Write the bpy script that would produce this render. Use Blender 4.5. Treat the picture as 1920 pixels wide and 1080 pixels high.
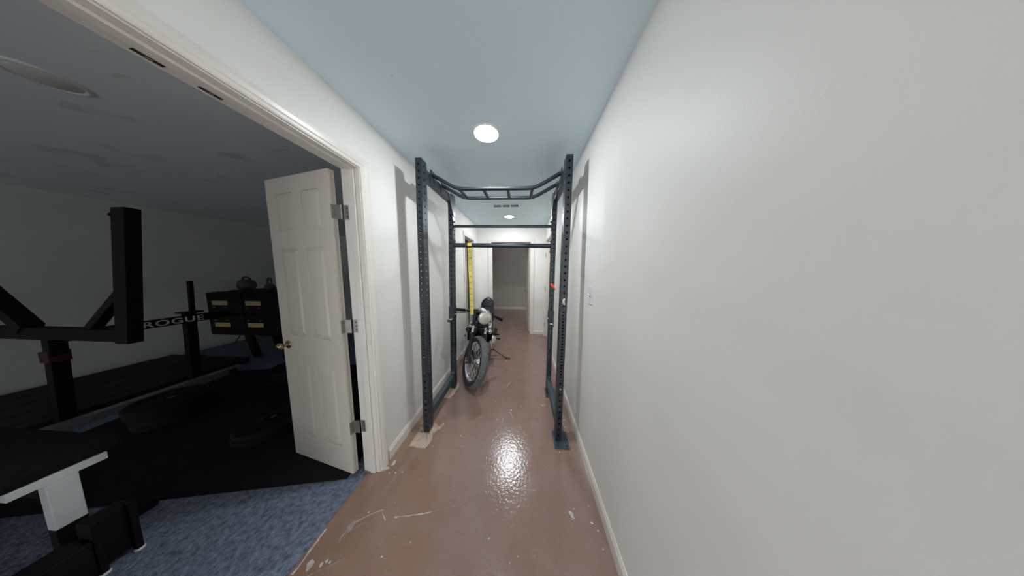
import bpy, math, random
from mathutils import Matrix, Vector
random.seed(7)
for o in list(bpy.data.objects): bpy.data.objects.remove(o)
sc = bpy.context.scene
col = sc.collection

# ------------------------------------------------------------------ camera
FPX = 349.4
YAW, PITCH, ROLL, CAMH = 0.0617, 0.0934, 0.0010, 1.4653
cd = bpy.data.cameras.new('camera'); cam = bpy.data.objects.new('camera', cd); col.objects.link(cam)
cd.sensor_fit = 'HORIZONTAL'; cd.sensor_width = 36.0; cd.lens = 36.0 * FPX / 1920.0
cd.clip_start = 0.02; cd.clip_end = 60
fw = Vector((-math.sin(YAW) * math.cos(PITCH), math.cos(YAW) * math.cos(PITCH), -math.sin(PITCH)))
rt = Vector((math.cos(YAW), math.sin(YAW), 0)); up = rt.cross(fw)
r2 = math.cos(ROLL) * rt + math.sin(ROLL) * up; u2 = -math.sin(ROLL) * rt + math.cos(ROLL) * up
cam.matrix_world = Matrix(((r2.x, u2.x, -fw.x, 0), (r2.y, u2.y, -fw.y, 0), (r2.z, u2.z, -fw.z, CAMH), (0, 0, 0, 1)))
sc.camera = cam

# ------------------------------------------------------------------ light and exposure
w = bpy.data.worlds.new('world'); sc.world = w; w.use_nodes = True
w.node_tree.nodes['Background'].inputs[0].default_value = (0.96, 0.98, 1.01, 1)
w.node_tree.nodes['Background'].inputs[1].default_value = 4.0
sc.view_settings.view_transform = 'Standard'; sc.view_settings.look = 'None'
sc.view_settings.gamma = 1.0; sc.view_settings.use_curve_mapping = False
sc.view_settings.exposure = 0.14
LAMP = 190.0           # radiance of a lit recessed lens
LAMP_COL = (0.91, 0.965, 1.0)

# ------------------------------------------------------------------ materials
def nodes_of(name):
    m = bpy.data.materials.new(name); m.use_nodes = True
    nt = m.node_tree
    return m, nt, nt.nodes['Principled BSDF']

def mat(name, c, rough=0.6, metal=0.0, var=0.06, vscale=6.0, bump=0.0, bscale=120.0, spec=0.5, c2=None, coat=0.0, stretch=None):
    m, nt, b = nodes_of(name)
    L = nt.links
    tc = nt.nodes.new('ShaderNodeTexCoord')
    src = tc.outputs['Object']
    if stretch:
        mp = nt.nodes.new('ShaderNodeMapping'); mp.inputs['Scale'].default_value = stretch
        L.new(src, mp.inputs['Vector']); src = mp.outputs['Vector']
    n = nt.nodes.new('ShaderNodeTexNoise'); n.inputs['Scale'].default_value = vscale; n.inputs['Detail'].default_value = 5
    L.new(src, n.inputs['Vector'])
    mx = nt.nodes.new('ShaderNodeMix'); mx.data_type = 'RGBA'
    d = c2 if c2 else tuple(x * (1 - 2.5 * var) for x in c)
    mx.inputs[6].default_value = (*c, 1); mx.inputs[7].default_value = (*d, 1)
    rp = nt.nodes.new('ShaderNodeMapRange'); rp.inputs[1].default_value = 0.35; rp.inputs[2].default_value = 0.7
    L.new(n.outputs['Fac'], rp.inputs[0]); L.new(rp.outputs[0], mx.inputs[0])
    L.new(mx.outputs[2], b.inputs['Base Color'])
    b.inputs['Roughness'].default_value = rough; b.inputs['Metallic'].default_value = metal
    b.inputs['Specular IOR Level'].default_value = spec
    b.inputs['Coat Weight'].default_value = coat
    if bump:
        n2 = nt.nodes.new('ShaderNodeTexNoise'); n2.inputs['Scale'].default_value = bscale; n2.inputs['Detail'].default_value = 3
        L.new(src, n2.inputs['Vector'])
        bp = nt.nodes.new('ShaderNodeBump'); bp.inputs['Strength'].default_value = bump; bp.inputs['Distance'].default_value = 0.01
        L.new(n2.outputs['Fac'], bp.inputs['Height']); L.new(bp.outputs['Normal'], b.inputs['Normal'])
    return m

def emit_mat(name, c, s):
    m, nt, b = nodes_of(name)
    b.inputs['Base Color'].default_value = (0.9, 0.9, 0.9, 1)
    b.inputs['Emission Color'].default_value = (*c, 1); b.inputs['Emission Strength'].default_value = s
    tc = nt.nodes.new('ShaderNodeTexCoord'); n = nt.nodes.new('ShaderNodeTexNoise'); n.inputs['Scale'].default_value = 200
    nt.links.new(tc.outputs['Object'], n.inputs['Vector'])
    bp = nt.nodes.new('ShaderNodeBump'); bp.inputs['Strength'].default_value = 0.05
    nt.links.new(n.outputs['Fac'], bp.inputs['Height']); nt.links.new(bp.outputs['Normal'], b.inputs['Normal'])
    return m

def floor_mat():
    m, nt, b = nodes_of('sealed_concrete'); L = nt.links
    tc = nt.nodes.new('ShaderNodeTexCoord')
    mp = nt.nodes.new('ShaderNodeMapping'); mp.inputs['Scale'].default_value = (1.0, 0.45, 1.0); L.new(tc.outputs['Object'], mp.inputs['Vector'])
    def noise(s, d, v=None, dist=0.0):
        n = nt.nodes.new('ShaderNodeTexNoise'); n.inputs['Scale'].default_value = s; n.inputs['Detail'].default_value = d
        n.inputs['Distortion'].default_value = dist
        L.new((v or mp).outputs[0 if v is None else 'Object'], n.inputs['Vector']); return n
    def rng(src, a, c, lo=0, hi=1):
        r = nt.nodes.new('ShaderNodeMapRange'); r.inputs[1].default_value = a; r.inputs[2].default_value = c
        r.inputs[3].default_value = lo; r.inputs[4].default_value = hi; L.new(src, r.inputs[0]); return r.outputs[0]
    def mix(f, a, c):
        x = nt.nodes.new('ShaderNodeMix'); x.data_type = 'RGBA'; L.new(f, x.inputs[0])
        for i, v in ((6, a), (7, c)):
            if isinstance(v, tuple): x.inputs[i].default_value = (*v, 1)
            else: L.new(v, x.inputs[i])
        return x.outputs[2]
    big = noise(1.5, 3, None, 0.6)
    c = mix(rng(big.outputs['Fac'], 0.38, 0.62), (0.31, 0.205, 0.182), (0.29, 0.175, 0.12))
    mid = noise(7, 6, tc, 0.4)
    c = mix(rng(mid.outputs['Fac'], 0.45, 0.75, 0, 0.32), c, (0.38, 0.28, 0.26))
    fine = noise(60, 5, tc)
    c = mix(rng(fine.outputs['Fac'], 0.5, 0.8, 0, 0.35), c, (0.20, 0.13, 0.105))
    sp = noise(38, 2, tc)
    c = mix(rng(sp.outputs['Fac'], 0.735, 0.76, 0, 0.8), c, (0.55, 0.5, 0.47))
    L.new(c, b.inputs['Base Color'])
    L.new(rng(mid.outputs['Fac'], 0.3, 0.7, 0.12, 0.18), b.inputs['Roughness'])
    b.inputs['Specular IOR Level'].default_value = 0.55
    bn = noise(55, 4, tc); bp = nt.nodes.new('ShaderNodeBump'); bp.inputs['Strength'].default_value = 0.22; bp.inputs['Distance'].default_value = 0.006
    L.new(bn.outputs['Fac'], bp.inputs['Height']); L.new(bp.outputs['Normal'], b.inputs['Normal'])
    return m

def carpet_mat():
    m, nt, b = nodes_of('blue_loop_carpet'); L = nt.links
    tc = nt.nodes.new('ShaderNodeTexCoord')
    n = nt.nodes.new('ShaderNodeTexNoise'); n.inputs['Scale'].default_value = 42; n.inputs['Detail'].default_value = 6; n.inputs['Roughness'].default_value = 0.7
    L.new(tc.outputs['Object'], n.inputs['Vector'])
    r = nt.nodes.new('ShaderNodeValToRGB'); L.new(n.outputs['Fac'], r.inputs[0])
    e = r.color_ramp.elements; e[0].position = 0.3; e[0].color = (0.07, 0.085, 0.13, 1); e[1].position = 0.72; e[1].color = (0.33, 0.38, 0.50, 1)
    L.new(r.outputs[0], b.inputs['Base Color']); b.inputs['Roughness'].default_value = 0.95; b.inputs['Specular IOR Level'].default_value = 0.1
    v = nt.nodes.new('ShaderNodeTexVoronoi'); v.inputs['Scale'].default_value = 130; L.new(tc.outputs['Object'], v.inputs['Vector'])
    ad = nt.nodes.new('ShaderNodeMath'); ad.operation = 'ADD'; L.new(v.outputs['Distance'], ad.inputs[0]); L.new(n.outputs['Fac'], ad.inputs[1])
    bp = nt.nodes.new('ShaderNodeBump'); bp.inputs['Strength'].default_value = 0.8; bp.inputs['Distance'].default_value = 0.008
    L.new(ad.outputs[0], bp.inputs['Height']); L.new(bp.outputs['Normal'], b.inputs['Normal'])
    return m

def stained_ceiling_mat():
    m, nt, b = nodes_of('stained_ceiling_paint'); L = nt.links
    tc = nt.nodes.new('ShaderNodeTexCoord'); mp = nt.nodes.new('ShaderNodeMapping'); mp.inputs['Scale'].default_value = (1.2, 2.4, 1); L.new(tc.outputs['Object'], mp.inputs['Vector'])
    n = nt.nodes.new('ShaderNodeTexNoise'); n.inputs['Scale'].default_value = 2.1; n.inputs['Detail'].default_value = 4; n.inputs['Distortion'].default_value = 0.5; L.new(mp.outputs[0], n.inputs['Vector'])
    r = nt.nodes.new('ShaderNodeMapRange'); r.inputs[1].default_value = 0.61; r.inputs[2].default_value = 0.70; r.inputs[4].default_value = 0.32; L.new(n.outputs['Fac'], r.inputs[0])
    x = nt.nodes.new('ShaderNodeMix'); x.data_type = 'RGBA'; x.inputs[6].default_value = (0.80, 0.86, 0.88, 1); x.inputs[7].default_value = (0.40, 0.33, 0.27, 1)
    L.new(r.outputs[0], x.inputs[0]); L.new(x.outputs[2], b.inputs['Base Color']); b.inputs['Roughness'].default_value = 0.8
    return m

M = {}
M['wall'] = mat('wall_paint', (0.84, 0.82, 0.785), 0.5, var=0.012, vscale=2.0, bump=0.05, bscale=95, spec=0.35)
M['gym_wall'] = mat('gym_wall_paint', (0.82, 0.84, 0.79), 0.6, var=0.02, vscale=1.5, bump=0.10, bscale=95, spec=0.3)
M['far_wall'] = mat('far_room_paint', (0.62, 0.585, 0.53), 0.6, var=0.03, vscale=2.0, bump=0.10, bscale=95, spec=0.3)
M['ceil'] = mat('ceiling_paint', (0.75, 0.91, 0.98), 0.75, var=0.012, vscale=2.0, bump=0.08, bscale=110, spec=0.25)
M['gym_ceil'] = stained_ceiling_mat()
M['trim'] = mat('trim_paint', (0.80, 0.76, 0.70), 0.32, var=0.015, vscale=5, bump=0.02, bscale=60, spec=0.5)
M['door'] = mat('door_paint', (0.76, 0.69, 0.61), 0.38, var=0.02, vscale=4, bump=0.04, bscale=90, stretch=(1, 1, 0.12))
M['floor'] = floor_mat()
M['carpet'] = carpet_mat()
M['mat_black'] = mat('rubber_black', (0.015, 0.014, 0.015), 0.8, var=0.15, vscale=40, bump=0.2, bscale=200, spec=0.15)
M['steel_black'] = mat('powder_coated_steel', (0.011, 0.020, 0.030), 0.40, var=0.1, vscale=25, bump=0.03, bscale=300, spec=0.7)
M['frame_black'] = mat('textured_black_steel', (0.009, 0.007, 0.008), 0.6, var=0.1, vscale=25, bump=0.03, bscale=300, spec=0.15)
M['grey_steel'] = mat('brushed_grey_steel', (0.30, 0.29, 0.29), 0.45, 0.6, var=0.08, vscale=15)
M['zinc'] = mat('zinc_plated_steel', (0.55, 0.57, 0.58), 0.35, 1.0, var=0.06, vscale=40)
M['nickel'] = mat('satin_nickel', (0.42, 0.39, 0.35), 0.45, 1.0, var=0.06, vscale=40)
M['brass'] = mat('aged_brass', (0.50, 0.36, 0.20), 0.25, 1.0, var=0.1, vscale=30)
M['chrome'] = mat('chrome', (0.85, 0.86, 0.88), 0.08, 1.0, var=0.03, vscale=10)
M['alloy'] = mat('cast_aluminium', (0.62, 0.62, 0.60), 0.38, 1.0, var=0.1, vscale=20)
M['tyre'] = mat('tyre_rubber', (0.10, 0.108, 0.105), 0.75, var=0.15, vscale=30, c2=(0.16, 0.165, 0.155), spec=0.3)
M['sidewall'] = mat('tyre_sidewall', (0.022, 0.026, 0.036), 0.5, var=0.15, vscale=30, spec=0.4)
M['steel_dusty_lit'] = mat('dusty_lit_powder_coat', (0.030, 0.052, 0.068), 0.45, var=0.15, vscale=18, c2=(0.055, 0.080, 0.095), spec=0.6)  # lighter rack steel: dust and lamp sheen put into the colour
M['bike_black'] = mat('satin_black_enamel', (0.010, 0.011, 0.013), 0.3, var=0.1, vscale=10, spec=0.5)
M['tank'] = mat('gloss_dark_enamel', (0.014, 0.022, 0.020), 0.14, var=0.1, vscale=8, spec=0.5, coat=0.4)
M['leather'] = mat('black_leather', (0.012, 0.015, 0.022), 0.42, var=0.12, vscale=20, bump=0.1, bscale=200)
M['lens'] = mat('headlamp_glass', (0.88, 0.85, 0.78), 0.10, 0.25, var=0.12, vscale=22, bump=0.15, bscale=60, coat=1.0)
M['yellow'] = mat('yellow_webbing', (0.78, 0.68, 0.13), 0.7, var=0.1, vscale=60, bump=0.1, bscale=400)
M['stitch'] = mat('dark_stitching', (0.20, 0.15, 0.03), 0.8, var=0.1, vscale=60)
M['orange'] = mat('orange_nylon', (0.80, 0.13, 0.02), 0.5, var=0.1, vscale=50)
M['white_plastic'] = mat('white_plastic', (0.80, 0.80, 0.77), 0.35, var=0.02, vscale=20)
M['cream_plastic'] = mat('cream_plastic', (0.80, 0.70, 0.52), 0.4, var=0.05, vscale=40)
M['paper'] = mat('crumpled_kraft_paper', (0.56, 0.42, 0.32), 0.8, var=0.08, vscale=14, c2=(0.50, 0.39, 0.33), bump=0.4, bscale=40)
M['paint_mark'] = mat('dried_white_paint', (0.62, 0.60, 0.57), 0.6, var=0.08, vscale=50, c2=(0.46, 0.40, 0.37))
M['paint_faint'] = mat('scuffed_floor_coating', (0.42, 0.33, 0.29), 0.5, var=0.1, vscale=60, c2=(0.30, 0.22, 0.19))
M['lamp'] = emit_mat('lit_bulb', LAMP_COL, LAMP * 4.9)
M['lamp_far'] = emit_mat('lit_bulb_far', LAMP_COL, LAMP * 1.4 * 4.9)
M['glow'] = emit_mat('lit_diffuser', LAMP_COL, 22.0)
M['dead_lens'] = mat('unlit_lens', (0.70, 0.69, 0.66), 0.35, var=0.02, vscale=10)
M['dark'] = mat('dark_cavity', (0.03, 0.025, 0.022), 0.8, var=0.1, vscale=20)
M['vent_dark'] = mat('vent_shadow_grey', (0.55, 0.64, 0.68), 0.7, var=0.1, vscale=20)
M['gold_label'] = mat('tan_label_card', (0.60, 0.45, 0.22), 0.6, var=0.1, vscale=30)
M['bench_white'] = mat('white_powder_coat', (0.86, 0.90, 0.90), 0.4, var=0.03, vscale=15)
M['letter_white'] = mat('white_vinyl_letter', (0.75, 0.75, 0.75), 0.5, var=0.03, vscale=15)
M['kettle'] = mat('cast_iron', (0.09, 0.10, 0.095), 0.5, 0.3, var=0.1, vscale=30)
M['cabinet'] = mat('black_laminate', (0.010, 0.007, 0.007), 0.6, var=0.1, vscale=10, spec=0.15)
M['red_plastic'] = mat('dark_red_paint', (0.05, 0.003, 0.006), 0.6, var=0.1, vscale=20)
M['wood_dark'] = mat('dark_stained_plank', (0.035, 0.020, 0.018), 0.7, var=0.15, vscale=8, spec=0.2, stretch=(8, 0.6, 8))
M['cable'] = mat('black_rubber_cable', (0.015, 0.015, 0.017), 0.5, var=0.1, vscale=30)

# ------------------------------------------------------------------ mesh builder
class MB:
    def __init__(s): s.v = []; s.f = []; s.sm = []
    def add(s, verts, faces, smooth=False, mtx=None):
        b = len(s.v)
        s.v += [tuple(mtx @ Vector(q)) if mtx else tuple(q) for q in verts]
        s.f += [tuple(i + b for i in f) for f in faces]; s.sm += [smooth] * len(faces); return s
    def box(s, x0, x1, y0, y1, z0, z1, mtx=None):
        v = [(x, y, z) for z in (z0, z1) for y in (y0, y1) for x in (x0, x1)]
        return s.add(v, [(0, 2, 3, 1), (4, 5, 7, 6), (0, 1, 5, 4), (2, 6, 7, 3), (0, 4, 6, 2), (1, 3, 7, 5)], False, mtx)
    def lathe(s, prof, n=24, mtx=None, smooth=True, cap=True):
        v = []; f = []
        for (r, z) in prof:
            for k in range(n):
                a = 2 * math.pi * k / n; v.append((r * math.cos(a), r * math.sin(a), z))
        m = len(prof)
        for i in range(m - 1):
            for k in range(n):
                k2 = (k + 1) % n; f.append((i * n + k, i * n + k2, (i + 1) * n + k2, (i + 1) * n + k))
        s.add(v, f, smooth, mtx)
        if cap:
            if prof[0][0] > 1e-6: s.add(v[:n], [tuple(range(n))[::-1]], False, mtx)
            if prof[-1][0] > 1e-6: s.add(v[-n:], [tuple(range(n))], False, mtx)
        return s
    def cyl(s, a, b, r, r1=None, n=16, mtx=None, cap=True, smooth=True):
        a = Vector(a); b = Vector(b); d = b - a
        q = d.to_track_quat('Z', 'Y').to_matrix().to_4x4(); T = Matrix.Translation(a) @ q
        if mtx: T = mtx @ T
        return s.lathe([(r, 0), (r if r1 is None else r1, d.length)], n, T, smooth, cap)
    def tube(s, pts, r, n=12, mtx=None, radii=None, closed=False):
        pts = [Vector(p) for p in pts]; m = len(pts); v = []; f = []
        t0 = (pts[1] - pts[0]).normalized(); ref = Vector((0, 0, 1)) if abs(t0.z) < 0.9 else Vector((1, 0, 0))
        u = t0.cross(ref).normalized()
        for i, p in enumerate(pts):
            if closed: t = (pts[(i + 1) % m] - pts[i - 1]).normalized()
            else: t = (pts[min(i + 1, m - 1)] - pts[max(i - 1, 0)]).normalized()
            u = (u - t * u.dot(t)).normalized(); w_ = t.cross(u)
            rr = radii[i] if radii else r
            for k in range(n):
                a = 2 * math.pi * k / n; v.append(p + rr * (math.cos(a) * u + math.sin(a) * w_))
        for i in range(m if closed else m - 1):
            j = (i + 1) % m
            for k in range(n):
                k2 = (k + 1) % n; f.append((i * n + k, i * n + k2, j * n + k2, j * n + k))
        s.add(v, f, True, mtx)
        if not closed:
            s.add(v[:n], [tuple(range(n))[::-1]], False, mtx); s.add(v[-n:], [tuple(range(n))], False, mtx)
        return s
    def prism(s, poly, z0, z1, mtx=None):
        n = len(poly); v = [(x, y, z0) for x, y in poly] + [(x, y, z1) for x, y in poly]
        f = [tuple(range(n))[::-1], tuple(range(n, 2 * n))] + [(i, (i + 1) % n, n + (i + 1) % n, n + i) for i in range(n)]
        return s.add(v, f, False, mtx)
    def loft(s, rings, mtx=None, smooth=True):
        n = len(rings[0]); v = [q for r in rings for q in r]; f = []
        for i in range(len(rings) - 1):
            for k in range(n):
                k2 = (k + 1) % n; f.append((i * n + k, i * n + k2, (i + 1) * n + k2, (i + 1) * n + k))
        s.add(v, f, smooth, mtx); s.add(rings[0], [tuple(range(n))[::-1]], False, mtx); s.add(rings[-1], [tuple(range(n))], False, mtx)
        return s
    def build(s, name, m, parent=None, off=None, bevel=0.0, seg=2):
        vs = s.v
        if off: vs = [(x - off[0], y - off[1], z - off[2]) for x, y, z in vs]
        me = bpy.data.meshes.new(name); me.from_pydata(vs, [], s.f); me.update()
        me.polygons.foreach_set('use_smooth', s.sm); me.materials.append(M[m] if isinstance(m, str) else m)
        o = bpy.data.objects.new(name, me); col.objects.link(o)
        if parent: o.parent = parent
        if bevel:
            md = o.modifiers.new('bevel', 'BEVEL'); md.width = bevel; md.segments = seg; md.limit_method = 'ANGLE'; md.angle_limit = math.radians(40)
        return o

def tag(o, label=None, cat=None, group=None, kind=None):
    if label: o['label'] = label
    if cat: o['category'] = cat
    if group: o['group'] = group
    if kind: o['kind'] = kind
    return o
def thing(name, label, cat, loc=(0, 0, 0), rot=(0, 0, 0), group=None):
    o = bpy.data.objects.new(name, None); col.objects.link(o); o.location = loc; o.rotation_euler = rot
    o.empty_display_size = 0.05
    return tag(o, label, cat, group)
def struct(o, label=None): return tag(o, label, kind='structure')
def copy_tree(o, parent=None):
    c = o.copy(); col.objects.link(c); c.parent = parent
    for ch in [x for x in bpy.data.objects if x.parent == o]: copy_tree(ch, c)
    return c
def arc(p0, p1, p2, n=6):
    p0, p1, p2 = Vector(p0), Vector(p1), Vector(p2)
    return [(1 - t) ** 2 * p0 + 2 * t * (1 - t) * p1 + t * t * p2 for t in [i / n for i in range(n + 1)]]

# ------------------------------------------------------------------ the setting
XL, XR, H = -1.0355, 0.481, 2.44
XLI = -1.150                      # gym side of the left wall
YB, YBI = 4.221, 4.335            # end wall of the corridor
HEAD = 2.10                       # underside of door heads
Y0 = -3.2
YO = -3.2                         # corridor end left open behind the camera, added to let fill light in
J1A, J1B = -0.06, 1.185           # gym double door rough opening
S1A, S1B = 3.235, 3.90            # side door in left wall
E1A, E1B = -0.745, 0.180          # end doorway
R1A, R1B = 3.30, 4.135            # door in right wall

b = MB().box(XLI + 0.024, XR + 0.2, Y0, YB, -0.1, 0).box(-2.2, 1.6, YB, 7.02, -0.1, 0).box(-2.3, XLI + 0.024, 3.0, 4.2, -0.1, 0)
floor = struct(b.build('floor', 'floor'), 'glossy reddish brown sealed concrete floor')
b = MB().box(-6.0, XLI + 0.024, Y0, 2.98, -0.1, 0.004).box(-6.0, -2.32, 2.98, 5.2, -0.1, 0.004)
struct(b.build('floor_gym', 'carpet'), 'blue grey carpet of the dark room')

b = MB()
for (a, c) in ((Y0, J1A), (J1B, S1A), (S1B, YB)): b.box(XLI, XL, a, c, 0, H)
b.box(XLI, XL, J1A, J1B, HEAD + 0.018, H).box(XLI, XL, S1A, S1B, HEAD - 0.01, H)
struct(b.build('wall_left', 'wall'), 'off-white corridor wall with the wide door opening')
b = MB()
b.box(XR, XR + 0.11, YO, R1A, 0, H).box(XR, XR + 0.11, R1B, YBI, 0, H).box(XR, XR + 0.11, R1A, R1B, HEAD + 0.01, H)
b.box(XR + 0.11, XR + 0.2, R1A - 0.1, YB, 0, H)
struct(b.build('wall_right', 'wall'), 'long bare off-white corridor wall')
b = MB().box(-2.2, E1A, YB, YBI, 0, H).box(E1B, XR, YB, YBI, 0, H).box(E1A, E1B, YB, YBI, HEAD + 0.015, H).box(XR + 0.11, 1.6, YB, YBI, 0, H)
struct(b.build('wall_back', 'wall'), 'end wall of the corridor around the doorway')
struct(MB().box(XLI, XR + 0.11, YO, YBI, H, H + 0.1).build('ceiling', 'ceil'), 'pale bluish corridor ceiling')
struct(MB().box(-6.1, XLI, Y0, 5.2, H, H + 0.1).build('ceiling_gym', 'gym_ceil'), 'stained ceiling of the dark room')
struct(MB().box(-6.1, -5.9, Y0, 5.2, 0, H).build('wall_gym_left', 'gym_wall'), 'far wall of the dark room')
struct(MB().box(-6.0, -2.3, 5.1, 5.2, 0, H).build('wall_gym_back', 'gym_wall'))
b = MB().box(-6.0, XLI, Y0 - 0.1, Y0, 0.48, H).box(-6.0, -5.7, Y0 - 0.1, Y0, 0, 0.48).box(-1.5, XLI, Y0 - 0.1, Y0, 0, 0.48)     # unseen low gap added to let fill light into the gym
struct(b.build('wall_gym_front', 'gym_wall'))
b = MB().box(-2.32, -2.22, 2.98, 5.1, 0, H).box(-2.22, XLI, 2.98, 3.06, 0, H)
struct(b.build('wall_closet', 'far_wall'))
b = MB().box(-2.2, 1.6, 6.985, 7.1, 0, H).box(-2.3, -2.2, YBI, 7.1, 0, H).box(1.6, 1.7, YB, 6.6, 0, H)  # short side wall leaves an unseen gap, added for fill light
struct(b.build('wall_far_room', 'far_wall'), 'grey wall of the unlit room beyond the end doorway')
struct(MB().box(-2.3, 1.7, YBI, 7.1, H, H + 0.1).build('ceiling_far_room', 'ceil'))

# baseboards: stepped profile boards
def base_prof(t=0.013, h=0.088): return [(0, 0), (t, 0), (t, h - 0.02), (t * 0.55, h - 0.008), (t * 0.4, h), (0, h)]
def baseboard(name, segs, side):
    bb = MB()
    for a, c in segs:
        pr = base_prof()
        for (lo, hi) in ((a, c),):
            v = []; n = len(pr)
            for yy in (lo, hi):
                for (t, z) in pr:
                    if side == 'L': v.append((XL + t, yy, z))
                    elif side == 'R': v.append((XR - t, yy, z))
                    elif side == 'B': v.append((yy, YB - t, z))
                    elif side == 'F': v.append((yy, 6.985 - t, z))
            f = [(i, (i + 1) % n, n + (i + 1) % n, n + i) for i in range(n)] + [tuple(range(n))[::-1], tuple(range(n, 2 * n))]
            bb.add(v, f)
    return struct(bb.build(name, 'trim'))
baseboard('baseboard_left', [(J1B + 0.07, S1A - 0.07), (S1B + 0.07, YB)], 'L')
baseboard('baseboard_right', [(YO, R1A - 0.06), ], 'R')
baseboard('baseboard_back', [(XL, E1A - 0.08), (E1B + 0.075, XR)], 'B')
baseboard('baseboard_far_room', [(-2.2, 1.6)], 'F')

# door surrounds: casing (moulded), jamb, stop
def casing_pts(wd=0.062, t=0.017):   # across width from inner edge (u) with thickness (t)
    return [(0, 0), (0, 0.009), (0.006, 0.012), (0.018, 0.012), (0.024, 0.015), (0.040, t), (wd - 0.004, t), (wd, 0.012), (wd, 0)]
def casing(trim, along, plane, nrm, inner_a, inner_b, zt, name='casing', wd=0.062, legs=(1, 1)):
    """U-shaped casing: along = axis letter the opening runs along, plane = coordinate of the wall face, nrm = +-1"""
    pr = casing_pts(wd)
    def P(u, z, t):
        return (plane + nrm * t, u, z) if along == 'y' else (u, plane + nrm * t, z)
    n = len(pr)
    def sweep(stations, nm):
        bb = MB(); v = []
        for st in stations: v += [P(*st(a), t) for a, t in pr]
        f = []
        for i in range(len(stations) - 1):
            f += [(i * n + k, i * n + (k + 1) % n, (i + 1) * n + (k + 1) % n, (i + 1) * n + k) for k in range(n)]
        f += [tuple(range(n))[::-1], tuple(range((len(stations) - 1) * n, len(stations) * n))]
        bb.add(v, f); return bb.build(nm, 'trim', trim)
    if legs[0]: sweep([lambda a: (inner_a - a, 0.0), lambda a: (inner_a - a, zt + a)], 'side_casing')
    if legs[1]: sweep([lambda a: (inner_b + a, 0.0), lambda a: (inner_b + a, zt + a)], 'side_casing')
    sweep([lambda a: (inner_a - a, zt + a), lambda a: (inner_b + a, zt + a)], 'head_casing')

# gym double-door surround
t1 = struct(thing('trim_1', 'white painted door frame of the wide opening', None))
JT = 0.018
b = MB().box(XLI - 0.002, XL + 0.002, J1B - JT, J1B, 0, HEAD + JT); b.build('side_jamb', 'trim', t1)
MB().box(XLI - 0.002, XL + 0.002, J1A, J1A + JT, 0, HEAD + JT).build('side_jamb', 'trim', t1)
hj = MB().box(XLI - 0.002, XL + 0.002, J1A + JT, J1B - JT, HEAD, HEAD + JT).build('head_jamb', 'trim', t1)
SX0, SX1 = -1.100, -1.062
MB().box(SX0, SX1, J1B - JT - 0.012, J1B - JT, 0, HEAD).build('door_stop', 'trim', t1, bevel=0.003)
MB().box(SX0, SX1, J1A + JT, J1A + JT + 0.012, 0, HEAD).build('door_stop', 'trim', t1, bevel=0.003)
MB().box(SX0, SX1, J1A + JT + 0.012, J1B - JT - 0.012, HEAD - 0.012, HEAD).build('door_stop', 'trim', t1, bevel=0.003)
casing(t1, 'y', XL, 1, J1A + 0.012, J1B - 0.012, HEAD + 0.006)
for (ya, yb_) in ((0.527, 0.578), (0.640, 0.690)):
    b = MB().box(-1.136, -1.122, ya, yb_, HEAD - 0.0016, HEAD + 0.0)
    st = b.build('catch_strike', 'dark', hj, bevel=0.0008)
    MB().box(-1.134, -1.124, (ya + yb_) / 2 - 0.006, (ya + yb_) / 2 + 0.006, HEAD - 0.004, HEAD - 0.001).build('catch_lip', 'nickel', t1, bevel=0.0008)

# six-panel door leaf: local x along width from hinge (0) to free edge, y thickness, z up
def six_panel(parent, wd, ht, th=0.035, knob_z=0.90, m='door', z0=0.0, knob='brass', knob_both=True, hinge_z=()):
    st, ms = 0.095, 0.085
    pw = (wd - 2 * st - ms) / 2
    cols = [(st, st + pw), (st + pw + ms, wd - st)]
    k = ht / 2.07
    rows = [(0.19 * k, 0.77 * k), (0.975 * k, 1.60 * k), (1.715 * k, 1.965 * k)]
    b = MB().box(0, wd, 0.010, th - 0.010, z0, z0 + ht)
    xs = [0, st, st + pw, st + pw + ms, wd - st, wd]
    for a, c in ((0, st), (st + pw, st + pw + ms), (wd - st, wd)): b.box(a, c, 0, th, z0, z0 + ht)
    zz = [0] + [q for r in rows for q in r] + [ht]
    for i in range(0, len(zz), 2):
        for (a, c) in cols: b.box(a, c, 0, th, z0 + zz[i], z0 + zz[i + 1])
    leaf = b.build('leaf', m, parent)
    for (a, c) in cols:
        for (lo, hi) in rows:
            q = MB()
            for (yy, yo) in ((0.010, 0.0015), (th - 0.010, th - 0.0015)):
                e = 0.006; g = 0.030
                o = [(a + e, lo + e), (c - e, lo + e), (c - e, hi - e), (a + e, hi - e)]
                i_ = [(a + g, lo + g), (c - g, lo + g), (c - g, hi - g), (a + g, hi - g)]
                v = [(x, yy, z0 + z) for x, z in o] + [(x, yo, z0 + z) for x, z in i_]
                f = [(j, (j + 1) % 4, 4 + (j + 1) % 4, 4 + j) for j in range(4)] + [(4, 5, 6, 7)]
                if yo > yy: f = [tuple(reversed(t)) for t in f]
                q.add(v, f)
            q.build('panel', m, parent)
    for sgn, yy in ((-1, 0.0), (1, th)):
        if sgn == 1 and not knob_both: continue
        T = Matrix.Translation((wd - 0.062, yy, z0 + knob_z)) @ Matrix.Rotation(math.radians(90 if sgn < 0 else -90), 4, 'X')
        kb = MB().lathe([(0.030, 0), (0.030, 0.004), (0.024, 0.008), (0.012, 0.010), (0.010, 0.026), (0.016, 0.032), (0.025, 0.042), (0.027, 0.050), (0.022, 0.058), (0.008, 0.062), (0.0, 0.0625)], 20, T)
        kb.build('knob', knob, parent)
    return leaf

# door_1: the open leaf, swung into the dark room
hinge = Vector((-1.196, 1.1635, 0.0)); ang = math.atan2(0.1233, -0.6056)
d1 = struct(thing('door_1', 'white six-panel door leaf swung open into the dark room', None, hinge, (0, 0, ang)))
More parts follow.
